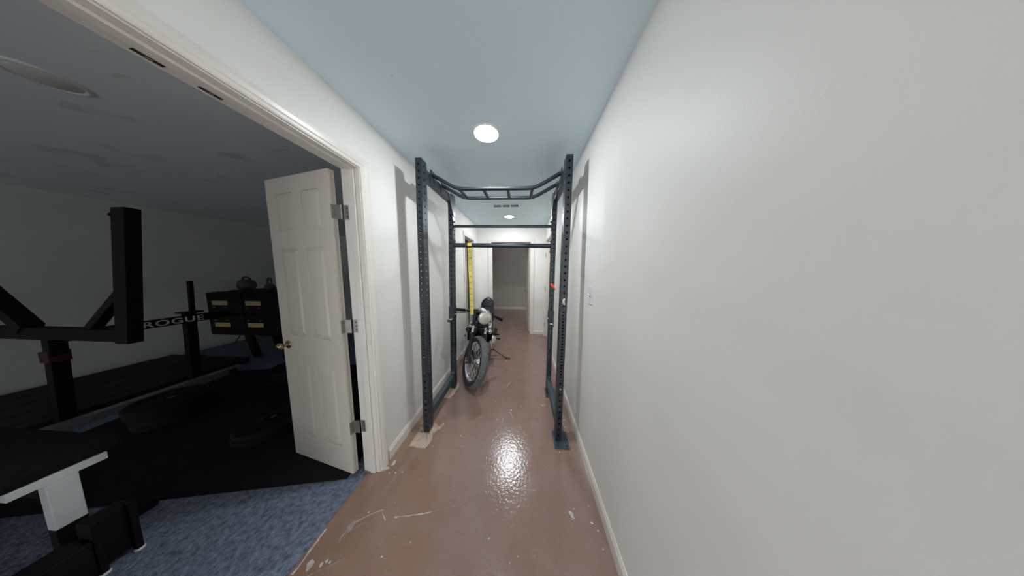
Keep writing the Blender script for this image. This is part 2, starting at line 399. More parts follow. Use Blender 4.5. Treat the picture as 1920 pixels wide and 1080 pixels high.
# local +y must point to the corridor-facing side away from camera; mirror so the visible face is local y=th side
six_panel(d1, 0.615, 2.072, z0=0.016)
# hinges on jamb and leaf edge
hx, hy = -1.158, 1.170
for hz in (1.835, 1.09, 0.36):
    g = MB()
    g.box(XLI + 0.002, XLI + 0.030, J1B - JT - 0.0025, J1B - JT + 0.0005, hz - 0.045, hz + 0.045)
    jp = g.build('hinge_plate', 'nickel', t1, bevel=0.001)
    for sy in (-0.026, 0.0, 0.026):
        T = Matrix.Translation((XLI + 0.022, J1B - JT - 0.0025, hz + sy)) @ Matrix.Rotation(math.radians(90), 4, 'X')
        MB().lathe([(0.0045, 0), (0.004, 0.0012), (0, 0.0014)], 10, T).build('screw', 'dark', jp)
    MB().cyl((XLI - 0.012, J1B - JT - 0.008, hz - 0.046), (XLI - 0.012, J1B - JT - 0.008, hz + 0.046), 0.0065, n=12).build('hinge_barrel', 'nickel', t1)
    # plate on the leaf's hinge edge, bridging to the barrel
    inv = d1.matrix_basis
    Rz = Matrix.Rotation(-ang, 4, 'Z') @ Matrix.Translation(-hinge)
    e0 = Rz @ Vector((XLI - 0.012, J1B - JT - 0.008, hz))
    g = MB().box(-0.0025, 0.0003, 0.004, 0.034, hz - 0.045, hz + 0.045)
    g.build('hinge_plate', 'nickel', d1, bevel=0.001)
    a = Vector((-0.001, 0.010, hz)); dd = (Vector((e0.x, e0.y, hz)) - a)
    pp = [(-0.001, 0.006), (e0.x, e0.y - 0.003), (e0.x, e0.y + 0.003), (-0.001, 0.012)]
    MB().prism(pp, hz - 0.045, hz + 0.045).build('hinge_strap', 'nickel', d1)

# side door opening in left wall (door_2 opens into the closet)
t2 = struct(thing('trim_2', 'white frame of the side doorway behind the rack', None))
MB().box(XLI, XL + 0.002, S1A, S1A + JT, 0, HEAD - 0.01).build('side_jamb', 'trim', t2)
MB().box(XLI, XL + 0.002, S1B - JT, S1B, 0, HEAD - 0.01).build('side_jamb', 'trim', t2)
MB().box(XLI, XL + 0.002, S1A + JT, S1B - JT, HEAD - 0.028, HEAD - 0.01).build('head_jamb', 'trim', t2)
MB().box(-1.095, -1.06, S1B - JT - 0.012, S1B - JT, 0, HEAD - 0.028).build('door_stop', 'trim', t2)
MB().box(-1.095, -1.06, S1A + JT, S1A + JT + 0.012, 0, HEAD - 0.028).build('door_stop', 'trim', t2)
casing(t2, 'y', XL, 1, S1A + 0.012, S1B - 0.012, HEAD - 0.022)
for hz in (1.74, 1.08, 0.3):
    MB().box(XLI + 0.02, XLI + 0.055, S1B - JT - 0.003, S1B - JT + 0.0005, hz - 0.045, hz + 0.045).build('hinge_plate', 'dark', t2, bevel=0.001)
d2 = struct(thing('door_2', 'closet door leaf standing open in the side doorway', None, (XLI - 0.04, S1B - JT - 0.01, 0), (0, 0, math.radians(172))))
six_panel(d2, 0.60, 2.05, z0=0.015, knob='nickel')

# end doorway
t3 = struct(thing('trim_3', 'white frame of the doorway at the corridor end', None))
MB().box(E1A, E1A + JT, YB - 0.002, YBI + 0.002, 0, HEAD + 0.015).build('side_jamb', 'trim', t3)
MB().box(E1B - JT, E1B, YB - 0.002, YBI + 0.002, 0, HEAD + 0.015).build('side_jamb', 'trim', t3)
MB().box(E1A + JT, E1B - JT, YB - 0.002, YBI + 0.002, HEAD - 0.003, HEAD + 0.015).build('head_jamb', 'trim', t3)
MB().box(E1A + JT, E1A + JT + 0.012, YB + 0.03, YB + 0.07, 0, HEAD - 0.003).build('door_stop', 'trim', t3)
MB().box(E1B - JT - 0.012, E1B - JT, YB + 0.03, YB + 0.07, 0, HEAD - 0.003).build('door_stop', 'trim', t3)
casing(t3, 'x', YB, -1, E1A + 0.012, E1B - 0.012, HEAD + 0.004, wd=0.07)
d3 = struct(thing('door_3', 'white door leaf open into the room past the corridor end', None, (E1B - JT - 0.005, YBI + 0.004, 0), (0, 0, math.radians(93.0))))
six_panel(d3, 0.86, 2.06, z0=0.018, knob='nickel')
for hz in (1.8, 1.05, 0.3):
    MB().cyl((E1B - JT - 0.004, YBI + 0.006, hz - 0.045), (E1B - JT - 0.004, YBI + 0.006, hz + 0.045), 0.006, n=10).build('hinge_barrel', 'nickel', t3)

# door in the right wall (closed)
t4 = struct(thing('trim_4', 'white frame of the closed door at the corridor far right', None))
MB().box(XR - 0.002, XR + 0.11, R1A, R1A + JT, 0, HEAD + 0.01).build('side_jamb', 'trim', t4)
MB().box(XR - 0.002, XR + 0.11, R1B - JT, R1B, 0, HEAD + 0.01).build('side_jamb', 'trim', t4)
MB().box(XR - 0.002, XR + 0.11, R1A + JT, R1B - JT, HEAD - 0.008, HEAD + 0.01).build('head_jamb', 'trim', t4)
casing(t4, 'y', XR, -1, R1A + 0.012, R1B - 0.012, HEAD - 0.002, wd=0.055)
d4 = struct(thing('door_4', 'closed white panel door in the right wall beside the end wall', None, (XR + 0.037, R1B - JT - 0.003, 0), (0, 0, math.radians(-90))))
six_panel(d4, 0.79, 2.06, z0=0.015, knob='nickel', knob_both=False)
for hz in (1.8, 1.066, 0.269):
    MB().cyl((XR - 0.005, R1B - JT - 0.002, hz - 0.045), (XR - 0.005, R1B - JT - 0.002, hz + 0.045), 0.007, n=10).build('hinge_barrel', 'nickel', t4)

# paint marks on the concrete (raised dried paint, parts of the floor)
def blob(x, y, r, nm='paint_spot', m='paint_mark', el=1.0, rot=0.0, n=9):
    pts = []
    for k in range(n):
        a = 2 * math.pi * k / n; q = r * random.uniform(0.6, 1.2)
        u, v = q * math.cos(a), q * el * math.sin(a)
        pts.append((x + u * math.cos(rot) - v * math.sin(rot), y + u * math.sin(rot) + v * math.cos(rot)))
    MB().prism(pts, 0.0, random.uniform(0.0006, 0.0011)).build(nm, m, floor)
def streak(pts, wd, nm='paint_streak', m='paint_mark'):
    L_, R_ = [], []
    full = []
    for i in range(len(pts) - 1):
        for k in range(5):
            t = k / 5; full.append((pts[i][0] + (pts[i + 1][0] - pts[i][0]) * t, pts[i][1] + (pts[i + 1][1] - pts[i][1]) * t))
    full.append(pts[-1])
    for i, (x, y) in enumerate(full):
        a = full[min(i + 1, len(full) - 1)]; c = full[max(i - 1, 0)]
        dx, dy = a[0] - c[0], a[1] - c[1]; l = math.hypot(dx, dy) or 1
        ww = wd * random.uniform(0.25, 1.0); jx = random.uniform(-.4, .4) * wd
        L_.append((x - dy / l * (ww + jx), y + dx / l * (ww + jx))); R_.append((x + dy / l * (ww - jx), y - dx / l * (ww - jx)))
    n = len(full); bb = MB()
    hz_ = random.uniform(0.0013, 0.0020)
    v = [(x, y, 0.0) for x, y in L_ + R_] + [(x, y, hz_) for x, y in L_ + R_]
    f = []
    for i in range(n - 1):
        f.append((2 * n + i, 3 * n + i, 3 * n + i + 1, 2 * n + i + 1)); f.append((i, i + 1, 2 * n + i + 1, 2 * n + i)); f.append((n + i, 3 * n + i, 3 * n + i + 1, n + i + 1))
    bb.add(v, f); bb.build(nm, m, floor)
streak([(-0.975, 0.895), (-0.91, 0.938), (-0.852, 0.963)], 0.0022, m='paint_mark')
streak([(-0.965, 0.865), (-0.905, 0.905), (-0.842, 0.938)], 0.0016, m='paint_faint')
streak([(-0.852, 0.963), (-0.838, 0.928)], 0.0022, m='paint_faint')
streak([(-0.838, 0.942), (-0.80, 0.915)], 0.0026)
streak([(-0.757, 0.932), (-0.70, 0.942), (-0.60, 0.958), (-0.552, 0.972)], 0.0040)
streak([(-0.552, 0.972), (-0.49, 0.99), (-0.36, 1.026), (-0.17, 1.082)], 0.0016, m='paint_faint')
streak([(-0.17, 1.083), (-0.168, 1.055)], 0.002, m='paint_faint')
streak([(0.0, 1.122), (0.09, 1.122)], 0.002)
streak([(-0.985, 0.875), (-0.995, 0.835), (-0.985, 0.815)], 0.006, m='paint_faint')
streak([(-1.105, 0.70), (-1.108, 0.80), (-1.112, 0.86)], 0.006)
streak([(-1.03, 0.70), (-0.90, 0.765)], 0.0016, m='paint_faint')
for x, y, r in ((-0.982, 0.885, 0.016), (-0.975, 0.868, 0.011)): blob(x, y, r, m='paint_faint', el=1.5)
for x, y, r, e in ((-1.055, 0.735, 0.014, 1.6), (-0.985, 0.752, 0.008, 1), (-0.965, 0.748, 0.006, 1), (-1.0, 0.738, 0.007, 1.4), (0.30, 1.01, 0.011, 1.7), (0.318, 1.04, 0.004, 1)):
    blob(x, y, r, 'paint_spot', el=e, rot=0.5)
for x, y, r in ((-0.930, 0.945, 0.006), (-0.717, 0.782, 0.0055), (-0.60, 0.84, 0.004), (-0.918, 1.168, 0.006), (-0.873, 1.178, 0.005), (-0.963, 1.164, 0.005), (-0.948, 1.175, 0.004),
                (0.243, 1.153, 0.004), (-0.30, 0.72, 0.004), (-0.18, 0.88, 0.004), (-0.25, 1.70, 0.006), (-0.30, 1.95, 0.006), (-0.20, 2.25, 0.009), (-0.22, 2.20, 0.005), (-0.02, 1.90, 0.005),
                (0.22, 1.92, 0.008), (0.20, 1.93, 0.006), (0.24, 1.94, 0.005), (-0.02, 1.62, 0.005), (-0.12, 1.83, 0.008), (-0.15, 2.02, 0.005), (0.30, 1.40, 0.006), (-0.42, 1.72, 0.006), (-0.55, 1.50, 0.007),
                (0.02, 2.5, 0.006), (-0.27, 2.9, 0.008), (0.39, 1.80, 0.010), (0.41, 1.74, 0.008), (0.40, 1.65, 0.007), (0.42, 1.60, 0.006), (0.41, 0.98, 0.006), (0.43, 0.88, 0.005), (0.43, 0.95, 0.005), (0.415, 1.06, 0.004)):
    blob(x, y, r, n=7, el=random.uniform(0.7, 1.6), rot=random.uniform(0, 3))
streak([(-0.20, 2.24), (-0.16, 2.33)], 0.004)
streak([(-0.13, 1.80), (-0.09, 1.72)], 0.003)
streak([(-0.19, 1.72), (-0.20, 1.66)], 0.003)
blob(-1.01, 1.195, 0.022, 'plaster_crumb', 'paint_mark', 0.5); blob(-1.06, 1.178, 0.02, 'plaster_crumb', 'paper', 0.4); blob(-0.98, 1.235, 0.014, 'plaster_crumb', 'paint_mark', 1.6)

# ------------------------------------------------------------------ ceiling fixtures
def recessed(loc, lens, label, lit=True, r=0.083):
    t = thing('recessed_light', label, 'ceiling light', loc, group='recessed ceiling lights')
    MB().lathe([(r + 0.014, 0.0), (r + 0.014, -0.003), (r + 0.006, -0.007), (r, -0.006), (r - 0.002, -0.001)], 40, cap=False).build('trim_ring', 'white_plastic', t)
    MB().lathe([(0.035, -0.0035), (r * 0.6, -0.0035), (r, -0.003), (r, 0.0)][::-1], 40, cap=False).build('diffuser', 'glow', t)
    MB().lathe([(0, -0.010), (0.015, -0.0095), (0.028, -0.007), (0.035, -0.0035)][::-1], 32, cap=False).build('bulb', lens, t)
    return t
recessed((-0.272, 1.413, H), 'lamp', 'bright round recessed ceiling light in front of the rack')
recessed((-0.268, 3.474, H), 'lamp_far', 'small far recessed ceiling light near the vent')
g = thing('recessed_light', 'unlit round recessed light in the dark room ceiling', 'ceiling light', (-2.437, 0.8925, H), group='recessed ceiling lights')
MB().lathe([(0.105, 0), (0.105, -0.004), (0.098, -0.010), (0.088, -0.008), (0.085, -0.002)], 40, cap=False).build('trim_ring', 'white_plastic', g)
MB().lathe([(0.086, 0.0), (0.084, -0.004), (0.05, -0.018), (0, -0.022)], 40, cap=False).build('lens', 'dead_lens', g)

v = thing('ceiling_vent', 'white three-section air vent in the corridor ceiling', 'vent', (-0.27, 2.90, H))
vw, vd = 0.215, 0.075
bars = MB().box(-vw, vw, -vd, -vd + 0.028, -0.008, 0).box(-vw, vw, vd - 0.028, vd, -0.008, 0)
xs = [(-vw, -vw + 0.03), (-0.076, -0.052), (0.052, 0.076), (vw - 0.03, vw)]
for a, c in xs: bars.box(a, c, -vd + 0.028, vd - 0.028, -0.008, 0)
bars.build('frame', 'white_plastic', v, bevel=0.002)
MB().box(-vw + 0.03, vw - 0.03, -vd + 0.028, vd - 0.028, -0.0012, 0).build('duct_backing', 'vent_dark', v)
for a, c in ((-vw + 0.03, -0.076), (-0.052, 0.052), (0.076, vw - 0.03)):
    for k in range(5):
        y = -vd + 0.034 + k * 0.021
        T = Matrix.Translation((0, y, -0.005)) @ Matrix.Rotation(math.radians(35), 4, 'X')
        MB().box(a, c, -0.006, 0.006, -0.0007, 0.0007, T).build('louvre', 'vent_dark', v)
MB().cyl((-0.665, 0.99, H), (-0.665, 0.99, H - 0.002), 0.003, n=8).build('x', 'vent_dark')
bpy.data.objects['x'].name = 'ceiling_nail'; tag(bpy.data.objects['ceiling_nail'], 'tiny dark nail head in the corridor ceiling near the door', 'nail')

s = thing('light_switch', 'white toggle light switch on the right corridor wall', 'light switch', (XR, 1.350, 1.289))
MB().box(-0.006, 0, -0.0385, 0.0385, -0.0625, 0.0625).build('plate', 'white_plastic', s, bevel=0.003)
T = Matrix.Translation((-0.006, 0, 0.004)) @ Matrix.Rotation(math.radians(25), 4, 'Y')
MB().box(-0.016, 0.002, -0.005, 0.005, -0.006, 0.006, T).build('toggle', 'white_plastic', s, bevel=0.001)
MB().box(-0.0068, -0.005, -0.007, 0.007, -0.014, 0.014).build('toggle_slot', 'dark', s)
for z in (-0.042, 0.042):
    T = Matrix.Translation((-0.006, 0, z)) @ Matrix.Rotation(math.radians(-90), 4, 'Y')
    MB().lathe([(0.0035, 0), (0.003, 0.001), (0, 0.0013)], 8, T).build('screw', 'zinc', s)

# ------------------------------------------------------------------ power rack
RT = 0.014
rack = thing('power_rack', 'tall black steel power rack standing across the corridor', 'power rack', (0.342, 1.4877, 0.004), (0, RT, 0))
PW, PD = 0.0508, 0.0762       # upright section
XLp = -1.224                  # local x of the left outer face
DEP = 0.630                   # front to back pitch
def holed_tube(wx, wy, z0, z1, zs, r=0.0085):
    """rectangular tube with bolt holes through all four faces"""
    bb = MB(); cells = []
    zs = sorted(zs); cur = z0
    for i, z in enumerate(zs):
        nx = (z + zs[i + 1]) / 2 if i + 1 < len(zs) else min(z + 0.03, z1)
        lo = cur; hi = nx; cells.append((lo, hi, z)); cur = nx
    if cur < z1 - 1e-6: cells.append((cur, z1, None))
    N = 8; wt = 0.004
    for (ax, pos, half) in (('y', 0.0, wx), ('y', wy, wx), ('x', 0.0, wy), ('x', wx, wy)):
        mid = half / 2
        def P(u, z, d=0.0):
            if ax == 'y': return (u, pos + (d if pos == 0 else -d), z)
            return (pos + (d if pos == 0 else -d), u, z)
        for lo, hi, zc in cells:
            if zc is None:
                bb.add([P(0, lo), P(half, lo), P(half, hi), P(0, hi)], [(0, 1, 2, 3)]); continue
            outer = []; inner = []; deep = []
            for k in range(N):
                a = math.pi / N + 2 * math.pi * k / N
                cu, cz = math.cos(a), math.sin(a)
                inner.append(P(mid + r * cu, zc + r * cz)); deep.append(P(mid + r * cu, zc + r * cz, wt))
                if abs(cu) > abs(cz):
                    u = half if cu > 0 else 0.0; z = hi if cz > 0 else lo
                    if k in (0, 3, 4, 7): z = zc + (hi - zc if cz > 0 else zc - lo) * (1 if cz > 0 else -1)
                else:
                    u = mid + (r * cu); z = hi if cz > 0 else lo
                outer.append(P(u, z))
            v = outer + inner + deep
            f = []
            for k in range(N):
                k2 = (k + 1) % N
                f.append((k, k2, N + k2, N + k)); f.append((N + k, N + k2, 2 * N + k2, 2 * N + k))
            bb.add(v, f)
    bb.add([(0, 0, z1), (wx, 0, z1), (wx, wy, z1), (0, wy, z1)], [(0, 1, 2, 3)])
    return bb
def hole_levels(top):
    z = 0.06; out = []
    while z < top - 0.03:
        out.append(z); z += 0.0260 if 0.50 < z < 1.12 else 0.0521
    return out
HF, HBK = 2.318, 2.295
me_f = holed_tube(PW, PD, 0.006, HF, hole_levels(HF)).build('upright', 'steel_black', rack)
me_b = holed_tube(PW, PD, 0.006, HBK, hole_levels(HBK)).build('upright', 'steel_black', rack)
me_f.location = (-PW - 0.0115, 0, 0); me_b.location = (-PW - 0.0115, DEP, 0)
for src, y in ((me_f, 0), (me_b, DEP)):
    c = src.copy(); col.objects.link(c); c.location = (XLp, y, 0)
xrI = -PW - 0.0115; xlI = XLp + PW       # inner faces
# foot plates
for (xa, xc) in ((xrI - 0.014, xrI + 0.112),):
    for y in (-0.062, DEP - 0.062):
        q = MB().box(xa, xc, y, y + 0.165, 0, 0.006).build('foot_plate', 'steel_dusty_lit', rack, bevel=0.001)
        for dx in (0.02, (xc - xa) - 0.02):
            MB().cyl((xa + dx, y + 0.02, 0.006), (xa + dx, y + 0.02, 0.0075), 0.007, n=10).build('bolt_hole', 'dark', q)
# side crossmembers low and high
def bolt(p, ax, parent, r=0.008, l=0.010):
    a = Vector(p); b_ = a + Vector(ax) * l
    o = MB().cyl(a, b_, r, n=6, smooth=False).cyl(b_, b_ + Vector(ax) * 0.006, r * 0.55, n=10).build('bolt', 'zinc', parent); return o
for x0 in (XLp, xrI):
    cm = MB().box(x0, x0 + PW, PD + 0.006, DEP - 0.006, 0.108, 0.184).box(x0 - 0.0, x0 + PW, PD, PD + 0.006, 0.07, 0.222).box(x0, x0 + PW, DEP - 0.006, DEP, 0.07, 0.222)
    cm = cm.build('lower_crossmember', 'steel_dusty_lit', rack, bevel=0.003)
    for yy, ax in ((PD + 0.006, (0, 1, 0)), (DEP - 0.006, (0, -1, 0))):
        for zz in (0.085, 0.207): bolt((x0 + PW / 2, yy, zz), ax, cm, 0.009, 0.008)
    tm = MB().box(x0, x0 + PW, PD + 0.006, DEP - 0.006, 2.192, 2.268)
    tm.box(x0, x0 + PW, PD, PD + 0.006, 2.155, 2.29).box(x0, x0 + PW, DEP - 0.006, DEP, 2.155, 2.29)
    tm.build('upper_crossmember', 'steel_black', rack, bevel=0.003)
    # triangular side plates at the far upright
    sgn = 1 if x0 == XLp else -1
    xi = x0 + PW if sgn > 0 else x0
    T = Matrix(((0, 0, 1, 0), (1, 0, 0, 0), (0, 1, 0, 0), (0, 0, 0, 1)))
    MB().prism([(DEP - 0.12, 2.262), (DEP + PD, 2.262), (DEP + PD, 2.06), (DEP + 0.02, 2.06)], min(xi, xi + sgn * 0.005), max(xi, xi + sgn * 0.005), T).build('gusset_plate', 'steel_black', rack, bevel=0.001)
# multi-grip pull-up bar: two cranked tubes and four rungs
YF, YR = 0.165, 0.372
xc0 = (xlI + xrI) / 2
pb = None
def bent(y):
    l, r_ = xlI + 0.012, xrI - 0.012
    zt, zm = 2.265, 2.150
    c1, c2 = xc0 - 0.335, xc0 + 0.335
    dl = Vector((c1 - l, 0, zm - zt)).normalized(); 
    p = [(l, y, zt)]
    a0 = Vector((c1, y, zm)) - dl * 0.07; p += arc(a0, (c1, y, zm), (c1 + 0.07, y, zm), 6)
    dr = Vector((r_ - c2, 0, zt - zm)).normalized()
    p += arc((c2 - 0.07, y, zm), (c2, y, zm), Vector((c2, y, zm)) + dr * 0.07, 6)
    p += [(r_, y, zt)]; return p
pub = MB().tube(bent(YF), 0.0165, 14).tube(bent(YR), 0.0165, 14).build('multi_grip_bar', 'steel_black', rack)
for dx in (-0.315, -0.105, 0.105, 0.315):
    MB().cyl((xc0 + dx, YF + 0.012, 2.150), (xc0 + dx * 0.98, YR - 0.012, 2.150), 0.0145, n=12).build('rung', 'steel_black', pub)
for y in (YF, YR):
    for xi, sg in ((xlI, 1), (xrI, -1)):
        x0, x1 = sorted((xi, xi + sg * 0.007))
        br = MB().box(x0, x1, y - 0.03, y + 0.03, 2.19, 2.300 if y == YF else 2.288).build('end_bracket', 'steel_black', pub, bevel=0.001)
        bolt((xi + sg * 0.007, y, 2.286 if y == YF else 2.277), (sg, 0, 0), pub)
# two straight bars between the far uprights
for nm, z, r in (('thin_bar', 1.951, 0.0155), ('fat_bar', 1.738, 0.0245)):
    br = MB().cyl((xlI + 0.004, DEP + PD / 2, z), (xrI - 0.004, DEP + PD / 2, z), r, n=20).build(nm, 'steel_black', rack)
    for xi, sg in ((xlI, 1), (xrI, -1)):
        x0, x1 = sorted((xi, xi + sg * 0.006))
        MB().box(x0, x1, DEP + 0.006, DEP + PD - 0.006, z - 0.085 + (0.04 if r < 0.02 else 0), z + 0.065).build('end_plate', 'steel_black', br, bevel=0.001)
        bolt((xi + sg * 0.006, DEP + PD / 2, z + 0.047), (sg, 0, 0), br)
        if r > 0.02: bolt((xi + sg * 0.006, DEP + PD / 2, z - 0.062), (sg, 0, 0), br)
# small hardware on the uprights
for x0 in (XLp, xrI):
    for z in (0.30, 0.56, 0.70):
        MB().lathe([(0.0035, 0), (0.003, 0.0015), (0, 0.002)], 8, Matrix.Translation((x0 + PW * 0.5, 0, z)) @ Matrix.Rotation(math.radians(90), 4, 'X')).build('set_screw', 'zinc', rack)
# worn sticker scuff on the right front upright
MB().prism([(xrI + 0.016, 0.475), (xrI + 0.036, 0.470), (xrI + 0.034, 0.477), (xrI + 0.026, 0.480), (xrI + 0.023, 0.488), (xrI + 0.020, 0.480)], -0.0004, 0.0008, Matrix(((1, 0, 0, 0), (0, 0, 1, 0), (0, 1, 0, 0), (0, 0, 0, 1)))).build('torn_sticker', 'paint_mark', rack)

def rackw(p): return Matrix.LocRotScale(rack.location, rack.rotation_euler, None) @ Vector(p)
# j-cups hooked on the far uprights, lips toward the camera
for x0, lab, zz in ((XLp, 'black steel barbell hook on the far left rack upright', 0.0), (xrI, 'black steel barbell hook on the far right rack upright', -0.018)):
    base = rackw((x0 + PW / 2, DEP, 0.87 + zz))
    t = thing('barbell_hook', lab, 'barbell hook', base, (0, RT, 0), group='barbell hooks')
    b = MB()
    b.box(-PW / 2 - 0.0048, -PW / 2 - 0.0008, -0.012, PD, 0, 0.15).box(PW / 2 + 0.0008, PW / 2 + 0.0048, -0.012, PD, 0, 0.15).box(-PW / 2 - 0.0048, PW / 2 + 0.0048, -0.012, -0.0015, 0, 0.155)
    b.build('bracket', 'steel_black', t, bevel=0.002)
    MB().box(-0.018, 0.018, -0.085, -0.012, -0.010, 0.006).box(-0.018, 0.018, -0.095, -0.083, -0.010, 0.016).build('shelf', 'steel_black', t, bevel=0.002)
    MB().box(-0.015, 0.015, -0.083, -0.012, 0.006, 0.010).build('wear_pad', 'white_plastic', t, bevel=0.001)
    sg = 1 if x0 == XLp else -1
    MB().cyl((sg * (PW / 2 + 0.0048), PD / 2, 0.05), (sg * (PW / 2 + 0.018), PD / 2, 0.05), 0.012, n=12).build('pin', 'zinc', t)

# yellow daisy-chain strap looped on the fat bar
sp = rackw((-0.986, DEP + PD / 2, 1.738))
t = thing('daisy_chain_strap', 'yellow webbing strap hanging from the lower rack bar', 'strap', sp)
hw = 0.0235; loop = []
for k in range(13):
    a = math.pi * (-0.15 + 1.3 * k / 12); loop.append((0.0262 * math.cos(a), 0.0262 * math.sin(a)))
def ribbon(path, half, th=0.0016, x0=0.0, xs=None):
    bb = MB(); n = len(path); v = []
    for i, (y, z) in enumerate(path):
        a = path[min(i + 1, n - 1)]; c = path[max(i - 1, 0)]; dy, dz = a[0] - c[0], a[1] - c[1]; l = math.hypot(dy, dz) or 1
        ny, nz = dz / l * th, -dy / l * th
        xo = x0 + (xs[i] if xs else 0)
        hh = half[i] if isinstance(half, list) else half
        for (x, s_) in ((xo - hh, 1), (xo + hh, 1), (xo + hh, -1), (xo - hh, -1)): v.append((x, y + s_ * ny, z + s_ * nz))
    f = []
    for i in range(n - 1):
        for k in range(4): f.append((4 * i + k, 4 * i + (k + 1) % 4, 4 * i + 4 + (k + 1) % 4, 4 * i + 4 + k))
    f += [(0, 1, 2, 3)[::-1], tuple(4 * (n - 1) + k for k in range(4))]
    return bb.add(v, f)
ribbon(loop, hw).build('bar_loop', 'yellow', t)
MB().box(-hw - 0.002, hw + 0.002, -0.031, -0.014, -0.066, -0.032).build('girth_hitch', 'yellow', t, bevel=0.006)
path = [(-0.022, -0.05 - 0.01 * k) for k in range(0, 77)]
xs = [0.014 * (k / 76) for k in range(77)]
hv = [0.0225 - 0.0045 * k / 76 for k in range(77)]
ribbon([(y + (0.001 if (k % 7) in (3, 4, 5) else 0), z) for k, (y, z) in enumerate(path)], hv, 0.0022, xs=xs).build('webbing', 'yellow', t)
for k in range(3, 70, 7):
    MB().box(xs[k] - 0.010, xs[k] + 0.010, -0.0255, -0.0195, path[k][1] - 0.0022, path[k][1] + 0.0022).build('bar_tack', 'stitch', t)

# orange tie and cream clip on the right uprights
ob = rackw((xrI + PW / 2, DEP, 1.29))
t = thing('orange_tie', 'orange cord tie knotted on the far right rack upright', 'cord tie', ob)
MB().tube([(-0.012, -0.006, 0.028), (-0.014, -0.016, 0.018), (-0.006, -0.02, 0.004), (0.004, -0.018, -0.012), (0.020, -0.014, -0.026), (0.032, -0.008, -0.045)], 0.008, 8, radii=[0.006, 0.010, 0.013, 0.013, 0.009, 0.005]).build('cord', 'orange', t)
MB().tube([(0.0, -0.012, 0.018), (0.010, -0.020, 0.002), (0.012, -0.012, -0.014)], 0.009, 8).build('knot', 'orange', t)
wb = rackw((xrI + PW / 2, 0.0, 1.215))
t = thing('cream_clip', 'cream oval clip on the near right rack upright', 'clip', wb)
MB().tube([(0.004, -0.006, 0.026), (-0.004, -0.008, 0.012), (-0.004, -0.008, -0.010), (0.003, -0.006, -0.024)], 0.009, 10, radii=[0.006, 0.0095, 0.0095, 0.006]).build('body', 'cream_plastic', t)
MB().cyl((0, 0.002, -0.016), (0, -0.006, -0.016), 0.005, n=8).build('stem', 'cream_plastic', t)

# crumpled paper packed under the left feet
def crumple(name, poly, h, lab, hole=None):
    cx = sum(p[0] for p in poly) / len(poly); cy = sum(p[1] for p in poly) / len(poly)
    rings = []; n = len(poly)
    fine = []
    for i in range(n):
        a = poly[i]; c = poly[(i + 1) % n]
        for k in range(4): fine.append((a[0] + (c[0] - a[0]) * k / 4 + random.uniform(-.004, .004), a[1] + (c[1] - a[1]) * k / 4 + random.uniform(-.004, .004)))
    bb = MB(); m = len(fine); v = []; levels = [(1.0, 0.0), (1.0, 0.25), (0.88, 0.7), (0.7, 1.0), (0.5, 0.85), (0.25, 1.0)]
    for (s_, hh) in levels:
        for (x, y) in fine:
            v.append((cx + (x - cx) * s_ + random.uniform(-.003, .003) * (s_ < 1), cy + (y - cy) * s_ + random.uniform(-.003, .003) * (s_ < 1), max(0.0, h * hh + (random.uniform(-.4, .4) * h if hh > 0.1 else 0))))
    f = []
    for i in range(len(levels) - 1):
        for k in range(m): f.append((i * m + k, i * m + (k + 1) % m, (i + 1) * m + (k + 1) % m, (i + 1) * m + k))
    v.append((cx, cy, h)); c_ = len(v) - 1
    for k in range(m): f.append(((len(levels) - 1) * m + k, (len(levels) - 1) * m + (k + 1) % m, c_))
    f.append(tuple(range(m))[::-1])
    bb.add(v, f)
    o = bb.build(name, 'paper', None, off=(cx, cy, 0)); o.location = (cx, cy, 0)
    return tag(o, lab, 'paper', 'crumpled paper under the rack feet')
crumple('crumpled_paper', [(-0.945, 1.372), (-0.80, 1.358), (-0.785, 1.412), (-0.80, 1.49), (-0.79, 1.56), (-0.82, 1.61), (-0.885, 1.605), (-0.952, 1.56), (-0.952, 1.46)], 0.017, 'crumpled brown paper under the near left rack foot')
crumple('crumpled_paper', [(-0.79, 1.525), (-0.765, 1.555), (-0.742, 1.60), (-0.755, 1.625), (-0.775, 1.585), (-0.798, 1.57)], 0.010, 'torn curl of brown paper beside the near left rack foot')
crumple('crumpled_paper', [(-0.905, 1.975), (-0.84, 1.972), (-0.815, 2.04), (-0.800, 2.20), (-0.83, 2.27), (-0.90, 2.29), (-0.93, 2.15)], 0.015, 'crumpled brown paper under the far left rack foot')

